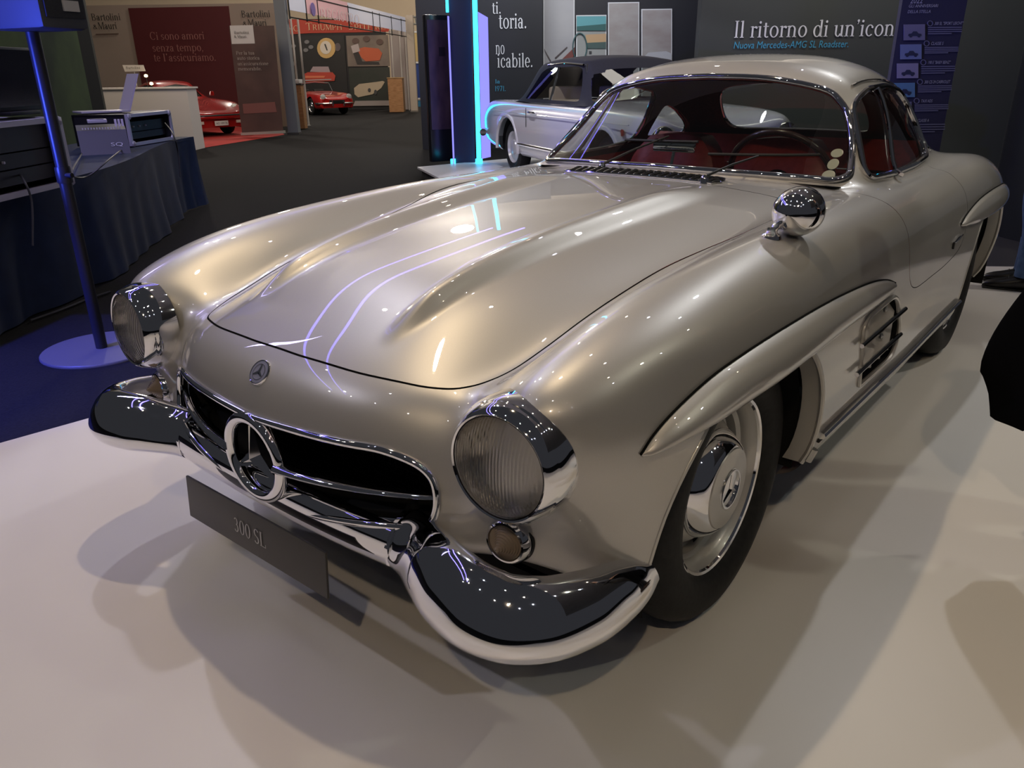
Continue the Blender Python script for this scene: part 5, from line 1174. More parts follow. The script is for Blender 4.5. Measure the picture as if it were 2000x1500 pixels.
quad('banner_strip', [(474, 203), (537, 199), (541, 219), (476, 222)], PR, flat_mat('rollup_rose', (.16, .06, .055)), ru, .01)
quad('banner_foot', [(471, 259), (555, 255), (556, 260), (472, 264)], PR, MT['steel'], ru, .05, .15)

# ------------------------------------------------------------------ club stand with the roadster
gp = empty('stand_post', (0, 0, 0)); tag(gp, 'grey square post at the corner of the club stand', 'post')
g0, g1 = V3(at(563, 263, 'z', FLOOR_Z)), V3(at(583, 259, 'z', FLOOR_Z)); g1 = g0+RH*.26
slab('post_shaft', g0[:2], g1[:2], FLOOR_Z, 3.02, .26, flat_mat('post_grey', (.15, .17, .20), .5), gp)
slab('post_foot', (g0-RH*.02-FH*.02)[:2], (g1+RH*.02-FH*.02)[:2], FLOOR_Z, FLOOR_Z+.05, .30, flat_mat('post_foot', (.05, .05, .055), .5), gp)
# back wall of the club stand
PT = V3(at(700, 216, 'z', FLOOR_Z))+FH*1.2
def tq(px, py, lift=.03): return on_wall(px, py, PT, FH, lift)
a, b = on_wall(540, 200, PT, FH, 0), on_wall(762, 200, PT, FH, 0)
cw_ = slab('wall_club', a[:2], b[:2], FLOOR_Z, 3.4, .1, flat_mat('club_black', (.010, .010, .012), .6)); tag(cw_, kind='structure')
bn_ = empty('banner', (0, 0, 0)); tag(bn_, 'red banner with cream capitals across the top of the club stand', 'banner')
redb = flat_mat('banner_red', (.40, .045, .025), .6); cream_l = flat_mat('banner_cream', (.62, .42, .25), .6)
quad('banner_sheet', [(548, 40), (755, 58), (748, 62), (640, 63), (548, 68)], PT, redb, bn_)
quad('banner_cloth', [(548, 38), (760, 40), (760, 62), (548, 66)], PT, redb, bn_, .025)
for s, x, y, h, w_ in (('ITALIANO', 511, 62, 11, 74), ('T', 598, 59, 14, 13), ('RIUMPH', 611, 59, 11, 58), ('S', 680, 58, 12, 11), ('PITFIRE', 692, 58, 10, 62)): wall_text(s, x, y, h, PT-FH*.06, cream_l, 'banner_letters', bn_, w_)
def print_board(label, pts, c1, c2): 
    t = empty('wall_graphic', (0, 0, 0)); tag(t, label, 'picture'); quad('print_board', pts, PT, noise_col(flat_mat('print', c1, .5), c1, c2, 1.5), t, .04); return t
def ink(name, pts, c, t, lift=.07): quad(name, pts, PT, flat_mat('ink', c, .55), t, lift, .01)
def ell(cx, cy, rx, ry, n=20): return [(cx+rx*math.cos(2*math.pi*k/n), cy+ry*math.sin(2*math.pi*k/n)) for k in range(n)]
g = print_board('black graphic with a round yellow dial and red car rear', [(562, 71), (672, 69), (682, 208), (575, 208)], (.011, .011, .012), (.016, .015, .016))
ink('printed_dial', ell(638, 94, 18, 20), (.55, .36, .14), g); ink('printed_dial_face', ell(637, 93, 11, 13), (.62, .56, .48), g, .085); ink('printed_dial_hand', [(634, 86), (637, 86), (641, 98), (639, 99)], (.05, .05, .05), g, .10)
ink('printed_crest', ell(660, 92, 6, 8), (.10, .08, .09), g)
for x, y in ((574, 90), (600, 82), (608, 92), (598, 98), (575, 124)): ink('printed_spark', ell(x, y, 5, 4, 8), (.16, .16, .17), g)
ink('printed_windscreen', [(606, 140), (612, 130), (642, 130), (646, 142)], (.34, .26, .28), g); ink('printed_car_tail', [(596, 144), (602, 141), (650, 141), (656, 148), (654, 158), (598, 160)], (.42, .05, .03), g, .085)
ink('printed_lamps', [(597, 148), (636, 148), (634, 152), (597, 153)], (.60, .16, .08), g, .10); ink('printed_bumper', [(596, 156), (648, 154), (648, 156), (596, 158)], (.35, .33, .33), g, .10)
g = print_board('framed photo of an orange car in a crowd', [(676, 70), (758, 68), (762, 129), (680, 130)], (.20, .16, .13), (.13, .10, .09))
ink('printed_car', [(698, 96), (712, 92), (740, 95), (747, 104), (742, 118), (715, 120), (706, 112)], (.48, .10, .04), g); ink('printed_car_shadow', [(690, 103), (700, 100), (708, 120), (740, 121), (742, 126), (698, 126)], (.03, .025, .025), g, .06)
for x, y in ((695, 80), (716, 76), (742, 82)): ink('printed_head', ell(x, y, 7, 6, 10), (.10, .06, .05), g, .075)
ink('printed_shirt', [(686, 90), (700, 85), (704, 100), (690, 104)], (.42, .36, .36), g, .08)
g = print_board('green photo of a cream car seen from above', [(681, 133), (761, 131), (765, 196), (686, 198)], (.014, .024, .016), (.03, .03, .026))
ink('printed_car', [(692, 172), (702, 164), (735, 160), (748, 158), (752, 160), (745, 172), (728, 184), (700, 190), (693, 184)], (.42, .34, .24), g); ink('printed_arch', ell(722, 176, 3, 4, 10), (.05, .05, .05), g, .085); ink('printed_wheel', ell(734, 180, 3, 5, 10), (.05, .05, .05), g, .085)
quad('skirting_board', [(694, 197), (768, 196), (770, 206), (690, 207)], PT, flat_mat('rail_pale', (.28, .24, .23)), empty_ := tag(empty('wall_rail', (0, 0, 0)), 'pale rail under the green car photo', 'rail'), .06)
# overhead fascia
fa_ = empty('fascia', (0, 0, 0)); tag(fa_, 'translucent white fascia panels on thin black frame above the club stand', 'fascia')
E0, E1 = g1+FH*.15+RH*.06, V3(at(802, 219, 'z', FLOOR_Z)); ed = (E1-E0).normalized(); EL = (E1-E0).length
lightp = principled('fascia_translucent', (.55, .55, .62), .5, emit=(.62, .66, .85), estr=.22); pinkp = principled('fascia_pink', (.55, .34, .36), .5, emit=(.8, .42, .45), estr=.22)
cuts = [0, .10, .175, .40, .62, .69, .82, .94, 1.0]
for i in range(len(cuts)-1):
    p, q_ = E0+ed*EL*cuts[i], E0+ed*EL*cuts[i+1]
    slab('fascia_panel', p[:2], q_[:2], 2.72, 3.22, .02, pinkp if i in (1, 2) else lightp, fa_)
    MB().tube([p+ZUP*2.66, p+ZUP*3.28], .02, 6).build('frame_post', MT['black'], fa_)
for z in (2.70, 3.24): MB().tube([E0+ZUP*z, E1+ZUP*z], .018, 6).build('frame_rail', MT['black'], fa_)
p = E0+ed*EL*.185-Vector((ed.y, -ed.x, 0))*-.0; nrm = Vector((ed.y, -ed.x, 0))
lettering('fascia_letters', 'REGISTRO', .36, p+nrm*.03+ZUP*2.82, ed, ZUP, flat_mat('fascia_letter_pale', (.75, .62, .63), .5), fa_, width=EL*.30)
o = MB().lathe([(.16, 0), (.16, .02)], E0+ed*EL*.135+nrm*.03+ZUP*2.97, nrm, 20, cap1=True).build('fascia_roundel', flat_mat('roundel_blue', (.20, .14, .40)), fa_)
for k, (px0, py0, px1, py1) in enumerate(((557, 30, 575, 165), (579, 30, 596, 162))):
    b0 = V3(at(590+13*k, 248-2*k, 'z', FLOOR_Z)); pl2 = empty('chrome_pole', (b0.x, b0.y, FLOOR_Z)); tag(pl2, ('thin chrome pole under the fascia next to the grey post' if k == 0 else 'thin chrome pole under the fascia behind the leaflets'), 'pole')
    MB().tube([(0, 0, 0), (0, 0, 2.72-FLOOR_Z)], .03, 8).build('pole_tube', flat_mat('pole_pale', (.55, .53, .5), .3), pl2); MB().lathe([(.07, 0), (.07, .02), (.03, .03)], (0, 0, 0), (0, 0, 1), 16).build('pole_foot', MT['steel'], pl2)
wood = flat_mat('oak_plinth', (.30, .15, .06), .5); _w = noise_col(wood, (.22, .105, .04), (.36, .19, .085), 6, stretch=(1, 1, 9))
def plinth(label, px0, px1, pyb, pyt, brochures):
    p0 = V3(at(px0, pyb, 'z', FLOOR_Z)); p1 = p0+RH*((px1-px0)/FPX*float((np.array(p0)-CAM)@AX_F)); t = empty('plinth', (0, 0, 0)); tag(t, label, 'plinth')
    h = on_wall(px0, pyt, p0, FH, 0).z; slab('plinth_body', p0[:2], p1[:2], FLOOR_Z+.02, h, (p1-p0).length, wood, t)
    slab('plinth_top', (p0-RH*.02-FH*.02)[:2], (p1+RH*.02-FH*.02)[:2], h, h+.03, (p1-p0).length+.04, MT['black'] if brochures else flat_mat('plinth_brass', (.5, .33, .15), .3, metal=.8), t)
    return p0, p1, h
p0, p1, h = plinth('oak plinth with leaflets beside the grey post', 574, 596, 253, 166, True)
tag(MB().box(tuple((p0+p1)/2+FH*.15)[:2]+(h+.09,), (.30, .22, .10), .5, .01).build('leaflet_stack', flat_mat('leaflet_white', (.6, .6, .6))), 'stack of white leaflets on the oak plinth', 'leaflets')
plinth('tall oak plinth at the far corner of the club stand', 761, 789, 220, 153, False)
sp = empty('partition', (0, 0, 0)); tag(sp, 'pale grey partition panel behind the far oak plinth', 'partition')
a, b = V3(at(762, 216, 'z', FLOOR_Z))+FH*1.0, V3(at(803, 216, 'z', FLOOR_Z))+FH*1.0
slab('partition_panel', a[:2], b[:2], FLOOR_Z, 2.9, .05, flat_mat('partition_grey', (.30, .26, .25), .5), sp)
for px in (768, 784, 795):
    q_ = V3(at(px, 217, 'z', FLOOR_Z))+FH*.8; MB().tube([q_, q_+ZUP*3.1], .025, 6).build('partition_pole', flat_mat('pole_pale_b', (.5, .48, .46), .3), sp)
wp_ = empty('stand_post', (0, 0, 0)); tag(wp_, 'cream square post at the far end of the fascia', 'post')
a = V3(at(803, 219, 'z', FLOOR_Z)); slab('post_shaft', a[:2], (a+RH*.26)[:2], FLOOR_Z, 3.3, .26, flat_mat('post_cream', (.36, .31, .26), .5), wp_)
slab('post_foot', (a-RH*.02-FH*.02)[:2], (a+RH*.28-FH*.02)[:2], FLOOR_Z, FLOOR_Z+.06, .30, flat_mat('post_foot_b', (.12, .11, .10), .5), wp_)
# bits of the far stands seen in the gap
PF0 = V3(at(815, 214, 'z', FLOOR_Z))+FH*2
for nm, lb, cat, x0, y0, x1, y1, c in (('far_sign', 'yellow sign of a far stand in the gap beside the black wall', 'sign', 806, 64, 828, 120, (.50, .36, .15)), ('far_booth', 'blue booth front far off beside the black wall', 'booth', 806, 124, 828, 158, (.02, .05, .22)), ('far_carpet_block', 'bright sky blue block on a far stand', 'box', 812, 196, 828, 216, (.06, .32, .60))):
    t = empty(nm, (0, 0, 0)); tag(t, lb, cat)
    PF = PF0+FH*{'far_sign': 9, 'far_booth': 5, 'far_carpet_block': 1}[nm]
    a_, b_ = on_wall(x0, y1, PF, FH, 0), on_wall(x1, y1, PF, FH, 0); zt = on_wall(x0, y0, PF, FH, 0).z
    slab('block_body', a_[:2], b_[:2], FLOOR_Z if nm != 'far_sign' else a_.z, zt, .6, flat_mat(nm+'_colour', c, .5), t)
    slab('block_edge', (a_-RH*.03-FH*.03)[:2], (b_+RH*.03-FH*.03)[:2], zt, zt+.08, .66, frame_w, t)
    if nm == 'far_sign': MB().tube([(a_+b_)/2+FH*.3+ZUP*0, Vector((((a_+b_)/2+FH*.3).x, ((a_+b_)/2+FH*.3).y, FLOOR_Z))], .05, 8).build('panel_leg', MT['steel'], t)
PF = PF0+FH*14
cn = empty('lattice_truss', (0, 0, 0)); tag(cn, 'silver lattice truss over the far stands', 'truss')
for k in range(2):
    p, q_ = on_wall(796, 33+14*k, PF, FH, 0), on_wall(830, 33+14*k, PF, FH, 0); MB().tube([p, q_], .06, 6).build('truss_chord', MT['steel'], cn)
for k in range(6):
    p, q_ = on_wall(798+6*k, 33, PF, FH, 0), on_wall(801+6*k, 47, PF, FH, 0); MB().tube([p, q_], .04, 6).build('truss_brace', MT['steel'], cn)
p = on_wall(800, 47, PF, FH, 0)
MB().tube([p, Vector((p.x, p.y, FLOOR_Z))], .08, 8).build('truss_leg', MT['steel'], cn)
# ------------------------------------------------------------------ audio table on the left
# green moire backdrop behind the table
PM = V3(at(150, 330, 'z', FLOOR_Z))
gm = noise_col(flat_mat('backdrop_green', (.06, .08, .04), .55), (.05, .058, .04), (.11, .15, .06), 1.1, 6, (2.2, 2.2, .8))
bd_ = empty('backdrop', (0, 0, 0)); tag(bd_, 'dark green mottled backdrop panel behind the loudspeaker', 'backdrop')
PM = V3(CAM)+V3(AX_F)*11.8
a, b = on_wall(-260, 200, PM, FH, 0), on_wall(178, 200, PM, FH, 0)
slab('backdrop_sheet', a[:2], b[:2], FLOOR_Z, 4.2, .05, gm, bd_)
slab('backdrop_edge', b[:2], (b+RH*.16)[:2], FLOOR_Z, 4.2, .05, flat_mat('backdrop_edge', (.035, .035, .024), .6), bd_)
# draped table
tb = empty('draped_table', (0, 0, FLOOR_Z)); tag(tb, 'long table draped in navy cloth carrying the audio racks', 'table')
navyc = noise_col(flat_mat('drape_navy', (.010, .020, .060), .75), (.008, .016, .050), (.014, .027, .075), 5, 5)
TZ = .62
path = bspl([(-3.15, -1.0), (-3.50, -.45), (-3.76, -.05), (-4.28, .62), (-4.75, 1.15), (-5.4, 1.72), (-6.2, 2.32), (-6.9, 2.90), (-7.25, 3.35)], 16)
V = []; nz = 14
for i, p in enumerate(path):
    t = path[min(i+1, len(path)-1)]-path[max(i-1, 0)]; t /= np.linalg.norm(t); nrm = np.array([t[1], -t[0]])
    if nrm[0] < 0: nrm = -nrm
    for k in range(nz+1):
        u = k/nz; fold = .035*math.sin(i*.30+1.6*math.sin(i*.13)+1.2*u)*u+.012*math.sin(i*.9+2*u)*u+.05*u*u
        z = TZ-FLOOR_Z-(TZ-FLOOR_Z-.01)*u
        V.append((p[0]+nrm[0]*fold, p[1]+nrm[1]*fold, z))
MB().add(V, grid_faces(len(path), nz+1)).build('drape', navyc, tb, angle=80)
top_ = [(p[0], p[1]) for p in path[::4]]+[(-8.0, 2.7), (-6.6, 1.2), (-5.2, .1), (-4.4, -.9), (-3.9, -1.5)]
n = len(top_)
MB().add([(x, y, TZ-FLOOR_Z) for x, y in top_]+[(x, y, TZ-FLOOR_Z-.03) for x, y in top_], [tuple(range(n)), tuple(range(n, 2*n))[::-1]]+[(i, (i+1) % n, n+(i+1) % n, n+i) for i in range(n)]).build('table_top', navyc, tb, smooth=False)
for x, y in ((-3.75, -.7), (-4.7, .7), (-5.7, 1.6), (-7.3, 2.9)): MB().tube([(x, y, 0), (x, y, TZ-FLOOR_Z-.02)], .02, 8).build('table_leg', MT['steel'], tb)
# flight case racks
alu = principled('case_aluminium', (.50, .48, .56), .35, .25)
case_b = flat_mat('case_black', (.010, .010, .012), .5)
def flight_case(label, p0, d, w_, dep, h, units):
    """p0: front bottom left corner, d: direction along the front"""
    t = empty('flight_case', tuple(Vector(p0)+ZUP*.012), math.atan2(d.y, d.x)); tag(t, label, 'flight case', 'flight cases on the draped table')
    th = .022
    for nm, c, s_ in (('case_side', (th/2, dep/2, h/2), (th, dep, h)), ('case_side', (w_-th/2, dep/2, h/2), (th, dep, h)), ('case_lid', (w_/2, dep/2, h-th/2), (w_, dep, th)), ('case_floor', (w_/2, dep/2, th/2), (w_, dep, th)), ('case_back', (w_/2, dep-th/2, h/2), (w_, th, h))):
        MB().box(c, s_).build(nm, case_b, t, smooth=False)
    e = .012
    for z in (e, h-e): MB().box((w_/2, -.002, z), (w_+.01, .03, .030)).build('edge_profile', alu, t, smooth=False)
    for x in (0, w_): MB().box((x, -.002, h/2), (.030, .03, h)).build('edge_profile', alu, t, smooth=False)
    for z in (e, h-e): MB().box((w_, dep/2, z), (.030, dep, .030)).build('edge_profile', alu, t, smooth=False)
    MB().box((w_, dep, h/2), (.030, .03, h)).build('edge_profile', alu, t, smooth=False)
    for x in (.02, w_-.02):
        for z in (.02, h-.02): MB().lathe([(.001, -.022), (.026, -.014), (.03, .0)], (x, -.008, z), (0, 1, 0), 12).build('ball_corner', alu, t)
    z = .05
    for k, uh in enumerate(units):
        MB().box((w_/2, .06, z+uh/2), (w_-.07, .02, uh-.008)).build('rack_unit', flat_mat('rack_panel', (.010, .010, .012) if k % 2 else (.015, .015, .018), .4), t, smooth=False)
        for j in range(3 if k == 1 else 0): MB().lathe([(.008, 0), (.007, .014)], (w_*.2+j*w_*.14, .048, z+uh*.5), (0, -1, 0), 10, cap1=True).build('rack_knob', alu, t)
        z += uh
    return t
q0 = V3(at(20, 392, 'z', TZ)); q1 = V3(at(158, 358, 'z', TZ)); dd = (q1-q0).normalized()
flight_case('open flight case with rack units below the black monitor', q0-dd*.42, dd, 1.05, .45, .40, [.09, .09, .14])
r0, r1 = V3(at(160, 305, 'z', TZ)), V3(at(252, 285, 'z', TZ)); dd2 = Vector((-.62, .785, 0)); 
r1 = V3(at(250, 283, 'z', TZ)); dr = Vector((.62, .785, 0)).normalized()
r0 = r1-Vector((-.45, .62, 0)).normalized()*0
fc2 = flight_case('flight case with laptop on its lid beside the white counter', V3(at(258, 288, 'z', TZ)), (V3(at(345, 269, 'z', TZ+.02))-V3(at(258, 288, 'z', TZ))).normalized(), .85, .55, .29, [.07, .10])
# monitor on the first rack
PMn = q0+ZUP*.0
mo_ = empty('monitor', tuple(q0+dd*.60+Vector((-dd.y, dd.x, 0))*.22+ZUP*.432), math.atan2(dd.y, dd.x)); tag(mo_, 'black flat monitor standing on the open flight case', 'monitor')
MB().box((-.06, 0, .20), (.66, .04, .36), bev=.008).build('monitor_case', case_b, mo_); MB().box((-.06, -.022, .205), (.62, .004, .32)).build('monitor_screen', flat_mat('screen_off', (.008, .008, .014), .15), mo_, smooth=False)
MB().box((-.06, 0, .01), (.30, .18, .02), bev=.005).build('monitor_foot', case_b, mo_); MB().box((-.06, 0, .05), (.06, .03, .08)).build('monitor_neck', case_b, mo_, smooth=False)
# mixing desk leaning on the case
mx0 = V3(at(160, 304, 'z', TZ)); mx1 = V3(at(256, 299, 'z', TZ)); dm = (mx1-mx0).normalized(); mw = (mx1-mx0).length; up_n = Vector((-dm.y, dm.x, 0))
mixer = empty('mixing_desk', tuple(mx0), math.atan2(dm.y, dm.x)); tag(mixer, 'violet-lit grey mixing desk with small screen in front of the case', 'mixer')
pur = flat_mat('mixer_grey', (.075, .075, .105), .45)
MB().add([(0, 0, 0), (mw, 0, 0), (mw, .12, .20), (0, .12, .20), (0, .30, .24), (mw, .30, .24), (0, .30, 0), (mw, .30, 0)], [(0, 1, 2, 3), (3, 2, 5, 4), (0, 3, 4, 6), (1, 7, 5, 2), (4, 5, 7, 6), (0, 6, 7, 1)]).build('desk_body', pur, mixer, smooth=False)
MB().box((mw*.45, .20, .275), (mw*.40, .12, .03), bev=.006).build('desk_screen_bezel', alu, mixer); MB().box((mw*.45, .18, .292), (mw*.28, .07, .006)).build('desk_screen', flat_mat('small_screen', (.10, .10, .12), .3), mixer, smooth=False)
for k in range(14):
    MB().box((.05+k*(mw-.10)/13, .125, .215), (.010, .014, .016)).build('fader', flat_mat('fader_white', (.5, .48, .55), .4), mixer, smooth=False)
for k in range(3): MB().box((mw*.82+k*.028, .17, .255), (.018, .03, .06)).build('connector', flat_mat('connector_pale', (.6, .55, .68), .4), mixer, smooth=False)
lettering('desk_logo', 'SQ', .05, (mw*.62, .027, .065), (1, 0, 0), (0, .5, .85), flat_mat('logo_pale', (.5, .5, .6)), mixer, 'sans', .10)
# laptop on the second case
fo = V3(at(258, 288, 'z', TZ)); fd = (V3(at(345, 269, 'z', TZ+.02))-fo).normalized(); fn = Vector((-fd.y, fd.x, 0))
lp0 = fo+fn*.50+fd*.10+ZUP*.306
lpt = empty('laptop', tuple(lp0), math.atan2(dm.y, dm.x)+.25); tag(lpt, 'open silver laptop seen from the side on the flight case lid', 'laptop')
MB().box((.22, .12, .012), (.46, .30, .018), bev=.004).build('laptop_base', alu, lpt)
MB().add([(.44, -.02, .02), (.44, .28, .02), (.58, .28, .36), (.58, -.02, .36), (.456, -.02, .02), (.456, .28, .02), (.596, .28, .36), (.596, -.02, .36)], [(0, 1, 2, 3), (7, 6, 5, 4), (0, 4, 5, 1), (1, 5, 6, 2), (2, 6, 7, 3), (3, 7, 4, 0)]).build('laptop_lid', principled('laptop_silver', (.55, .50, .62), .4, .1), lpt, smooth=False)
for px0, py0 in ((268, 213),):
    o_ = MB().tube([Vector((.46+.12*0, .2, .02)), Vector((.52, .22, .12))], .006, 6).build('laptop_stand', MT['black'], lpt)
# cables
def cable(label, pts, r=.006, mat=None):
    o = MB().tube(bspl(pts, 8), r, 6).build('cable', mat or MT['black'], None); tag(o, label, 'cable'); return o
cg = flat_mat('cable_grey', (.05, .05, .06), .5)
cable('grey cable looping from the mixing desk down over the drape', [at(160, 300, 'z', TZ+.03), at(140, 338, 'x', -4.05), at(170, 345, 'x', -4.1), at(215, 310, 'x', -4.3), at(238, 292, 'z', TZ+.02)], mat=cg)
cable('dark cable hanging from the open flight case', [at(28, 330, 'z', TZ+.12), at(45, 350, 'x', -3.66), at(62, 395, 'x', -3.62), at(64, 480, 'x', -3.55)], mat=cg)
cable('dark cable over the corner of the drape by the counter', [at(322, 240, 'z', TZ+.2), at(338, 262, 'x', -5.4), at(348, 300, 'x', -5.35), at(352, 345, 'x', -5.3)], mat=MT['black'])
cable('grey cable lying on the carpet in front of the drape', [at(60, 626, 'z', FLOOR_Z+.012), at(120, 605, 'z', FLOOR_Z+.012), at(170, 585, 'z', FLOOR_Z+.012), at(215, 570, 'z', FLOOR_Z+.012)], .008, cg)
# loudspeaker on pole
pbase = V3(at(200, 683, 'z', FLOOR_Z))
st_ = empty('speaker_stand', tuple(pbase)); tag(st_, 'black loudspeaker pole with wide round floor plate lit blue', 'speaker stand')
blk = flat_mat('pole_black', (.03, .03, .036), .38, metal=.3)
MB().tube([(0, 0, .012), (0, 0, 1.60)], .030, 14).build('pole', blk, st_)
MB().lathe([(.001, .014), (.30, .014), (.305, .008), (.305, 0)], (0, 0, 0), (0, 0, 1), 48).build('base_plate', flat_mat('plate_steel', (.11, .11, .13), .5, metal=.2), st_)
MB().lathe([(.035, .9), (.037, .91), (.037, .97), (.035, .98)], (0, 0, 0), (0, 0, 1), 16).build('clamp_collar', blk, st_)
MB().lathe([(.012, 0), (.012, .04)], (.03, 0, .94), (1, .3, 0), 10, cap1=True).build('clamp_knob', blk, st_)
ls = empty('loudspeaker', tuple(pbase+ZUP*1.603+RH*.08), math.radians(108)); tag(ls, 'black loudspeaker box on the pole with one side glowing blue', 'loudspeaker')
# plan: front faces the camera side
MB().box((-.04, 0, .36), (.26, .34, .72), bev=.03).build('speaker_cabinet', flat_mat('cabinet_black', (.05, .055, .065), .55), ls)
MB().box((-.04, -.172, .37), (.21, .012, .64)).build('speaker_grille', noise_col(flat_mat('grille_cloth', (.022, .024, .03), .8), (.018, .02, .026), (.028, .031, .038), 200), ls, smooth=False)
MB().box((-.01, -.182, .10), (.085, .008, .045)).build('speaker_badge', flat_mat('badge_pale', (.45, .45, .45)), ls, smooth=False)

# ------------------------------------------------------------------ visitors
skin = flat_mat('skin', (.45, .28, .20), .5)
def skin_figure(name, parent, joints, bones, mats, pick):
    me = bpy.data.meshes.new(name); keys = list(joints); me.from_pydata([joints[k][0] for k in keys], [(keys.index(a), keys.index(b)) for a, b in bones], [])
    o = bpy.data.objects.new(name, me); COL.objects.link(o)
    sk = o.modifiers.new('Skin', 'SKIN'); sk.use_smooth_shade = True; sub = o.modifiers.new('Sub', 'SUBSURF'); sub.levels = 2; sub.render_levels = 2
    for i, k in enumerate(keys):
        r = joints[k][1]; r = (r, r) if not isinstance(r, tuple) else r; me.skin_vertices[0].data[i].radius = r
        me.skin_vertices[0].data[i].use_root = (k == 'pelvis')
    bpy.context.view_layer.update()
    dg = bpy.context.evaluated_depsgraph_get(); m2 = bpy.data.meshes.new_from_object(o.evaluated_get(dg)); bpy.data.objects.remove(o); bpy.data.meshes.remove(me)
    for m in mats: m2.materials.append(m)
    for f in m2.polygons: f.material_index = pick(f.center); f.use_smooth = True
    o2 = bpy.data.objects.new(name, m2); COL.objects.link(o2); o2.parent = parent; return o2
def shoe(parent, x, y, mat, rz=0.0):
    V = []; n = 14; L = .29
    prof = [(-.07, .036, .10), (-.05, .040, .115), (0, .042, .11), (.06, .044, .088), (.12, .047, .068), (.17, .043, .055), (.205, .028, .042), (.222, .010, .026)]
    for yy, hw, h in prof:
        for k in range(n):
            a = 2*math.pi*k/n; V.append((x+hw*math.cos(a), y-yy, max(.002, h*.5+h*.5*math.sin(a)*(1 if math.sin(a) > 0 else 1.0))))
    m = MB().add(V, [(i*n+k, i*n+(k+1) % n, (i+1)*n+(k+1) % n, (i+1)*n+k) for i in range(len(prof)-1) for k in range(n)]+[tuple(range(n)), tuple((len(prof)-1)*n+k for k in range(n))[::-1]])
    o = m.build('shoe', mat, parent); 
    for k in range(3): MB().tube([(x-.022, y-.045-.022*k, .092-.010*k), (x, y-.048-.022*k, .100-.010*k), (x+.022, y-.045-.022*k, .092-.010*k)], .003, 6).build('lace', MT['black'], o)
    MB().box((x, y-.07, .006), (.085, .30, .012), bev=.005).build('sole', MT['black'], o)
    return o
def person(label, loc, rz, trouser, top, shoe_m, hair, arm_bend):
    t = empty('person', loc, rz); tag(t, label, 'person')
    J = {'pelvis': ((0, 0, .96), (.16, .12)), 'waist': ((0, 0, 1.12), (.145, .10)), 'chest': ((0, .0, 1.34), (.18, .12)), 'neckb': ((0, .01, 1.47), .07), 'neck': ((0, 0, 1.54), .055), 'head': ((0, -.02, 1.64), (.078, .095)), 'crown': ((0, -.01, 1.73), (.07, .085))}
    B = [('pelvis', 'waist'), ('waist', 'chest'), ('chest', 'neckb'), ('neckb', 'neck'), ('neck', 'head'), ('head', 'crown')]
    for s, n_ in ((1, 'l'), (-1, 'r')):
        J.update({n_+'hip': ((s*.10, 0, .90), .095), n_+'knee': ((s*.10, -.02, .50), .062), n_+'calf': ((s*.10, .015, .33), .060), n_+'ankle': ((s*.10, .02, .08), .045)})
        B += [('pelvis', n_+'hip'), (n_+'hip', n_+'knee'), (n_+'knee', n_+'calf'), (n_+'calf', n_+'ankle')]
        el, wr = arm_bend[0 if s > 0 else 1]
        J.update({n_+'sh': ((s*.20, 0, 1.42), .062), n_+'el': ((s*el[0], el[1], el[2]), .046), n_+'wr': ((s*wr[0], wr[1], wr[2]), .030)})
        dv = (Vector(wr)-Vector(el)).normalized(); pm = Vector(wr)+dv*.05
        J[n_+'palm'] = ((s*pm.x, pm.y, pm.z), (.034, .018)); B += [('chest', n_+'sh'), (n_+'sh', n_+'el'), (n_+'el', n_+'wr'), (n_+'wr', n_+'palm')]
        side = Vector((1, 0, 0)) if abs(dv.x) < .7 else Vector((0, 1, 0))
        for k, ln in enumerate((.060, .072, .076, .070)):
            off = side*(.024-.016*k); b1 = pm+dv*.035+off; b2 = b1+dv*ln*.5; b3 = b2+dv*ln*.35+Vector((0, .0, -.018))
            J[f'{n_}f{k}a'] = ((s*b1.x, b1.y, b1.z), .0095); J[f'{n_}f{k}b'] = ((s*b2.x, b2.y, b2.z), .0088); J[f'{n_}f{k}c'] = ((s*b3.x, b3.y, b3.z), .0078)
            B += [(n_+'palm', f'{n_}f{k}a'), (f'{n_}f{k}a', f'{n_}f{k}b'), (f'{n_}f{k}b', f'{n_}f{k}c')]
    def pick(c):
        if c.z > 1.50: return 2
        if c.z < .98 and abs(c.x) < .19: return 0
        for i_, s in enumerate((1, -1)):
            wr = arm_bend[0 if s > 0 else 1][1]
            el = arm_bend[0 if s > 0 else 1][0]
            dv = (Vector(wr)-Vector(el)).normalized()
            if c.x*s > 0 and (Vector((c.x*s, c.y, c.z))-Vector(wr)).dot(dv) > 0 and (Vector((c.x*s, c.y, c.z))-Vector(wr)).length < .25: return 2
        return 1
    skin_figure('body', t, J, B, [trouser, top, skin], pick)
    MB().lathe([(.001, .115), (.055, .10), (.085, .06), (.094, .01), (.090, -.03)], (0, .012, 1.70), (0, .25, 1), 24).build('hair', hair, t)
    for s in (1, -1):
        shoe(t, s*.10, .03, shoe_m)
        MB().lathe([(.060, 0), (.058, .10), (.060, .20)], (s*.10, .02, .085), (0, 0, 1), 18).build('trouser_cuff', trouser, t)
        MB().lathe([(.001, .012), (.010, .008), (.012, 0)], (s*.033, -.112, 1.652), (0, -1, 0), 12).build('eye', flat_mat('eye', (.05, .04, .04), .2), t)
        MB().lathe([(.001, .014), (.018, .010), (.024, 0)], (s*.086, .0, 1.64), (s, .3, 0), 12).build('ear', skin, t)
    MB().add([(0, -.113, 1.665), (.014, -.115, 1.618), (0, -.142, 1.622), (-.014, -.115, 1.618)], [(0, 1, 2), (0, 2, 3), (1, 3, 2)]).build('nose', skin, t)
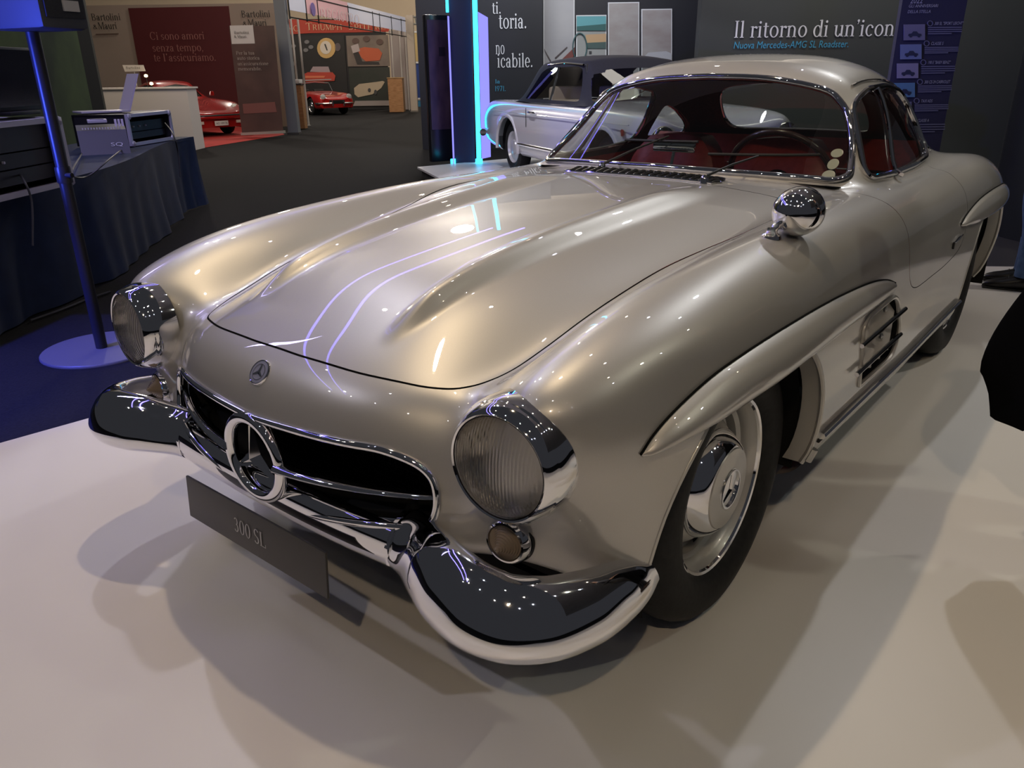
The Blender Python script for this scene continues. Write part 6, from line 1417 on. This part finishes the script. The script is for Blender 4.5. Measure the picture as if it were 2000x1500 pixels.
    MB().box((0, -.112, 1.590), (.045, .008, .010), bev=.003).build('mouth', flat_mat('lips', (.35, .13, .12), .5), t)
    return t
down = (((.26, .02, 1.14), (.27, -.06, .90)), ((.26, .02, 1.14), (.27, -.06, .90)))
jeans = noise_col(flat_mat('denim', (.05, .10, .24), .8), (.035, .075, .19), (.075, .14, .30), 30)
pa = V3(at(1912, 548, 'z', 0)); 
person('visitor in blue jeans and black leather shoes at the platform edge', (pa.x+.215, pa.y-.02, 0), math.radians(-82), jeans, flat_mat('dark_jacket', (.02, .02, .022), .7), principled('black_leather', (.014, .013, .012), .28), flat_mat('hair_dark', (.02, .015, .012), .6), down)
held = (((.24, .02, 1.15), (.22, -.22, 1.08)), ((.25, .02, 1.15), (.25, -.08, .92)))
pb = (1.62, .99)
person('visitor in dark clothes holding a black coat over the forearm', (pb[0], pb[1], 0), math.radians(-88), flat_mat('black_trousers', (.010, .010, .012), .8), flat_mat('black_sweater', (.012, .012, .013), .8), principled('brown_leather', (.045, .02, .012), .35), flat_mat('hair_brown', (.05, .03, .02), .6), held)
# black coat hanging over the forearm: gathered at the top, wide and open at the hem
ccen = Vector((1.36, .80, 0)); V = []; nk, nz = 60, 24
for i in range(nz+1):
    u = i/nz; z = 1.06-.70*u
    hw = .09+.15*smooth01(np.array(u*1.25))-.035*max(0, u-.82)/.18; hd_ = .045+.05*u
    for k in range(nk):
        a = 2*math.pi*k/nk; fold = 1+.07*math.sin(5*a+2*u)*u
        x = ccen.x+.02-hw*math.cos(a)*fold; y = ccen.y+hd_*math.sin(a)*fold
        zz = z+(.13*max(0, math.cos(5*a+.2))**2*max(0, u-.85)/.15 if u > .85 else 0)
        V.append((x, y, zz))
coat = MB().add(V, [(i*nk+k, i*nk+(k+1) % nk, (i+1)*nk+(k+1) % nk, (i+1)*nk+k) for i in range(nz) for k in range(nk)]+[tuple(range(nk))]).build('coat', flat_mat('coat_black', (.004, .004, .005), .95, spec=.05), None, angle=80)
tag(coat, 'black coat hanging folded over the visitor\'s forearm', 'coat')
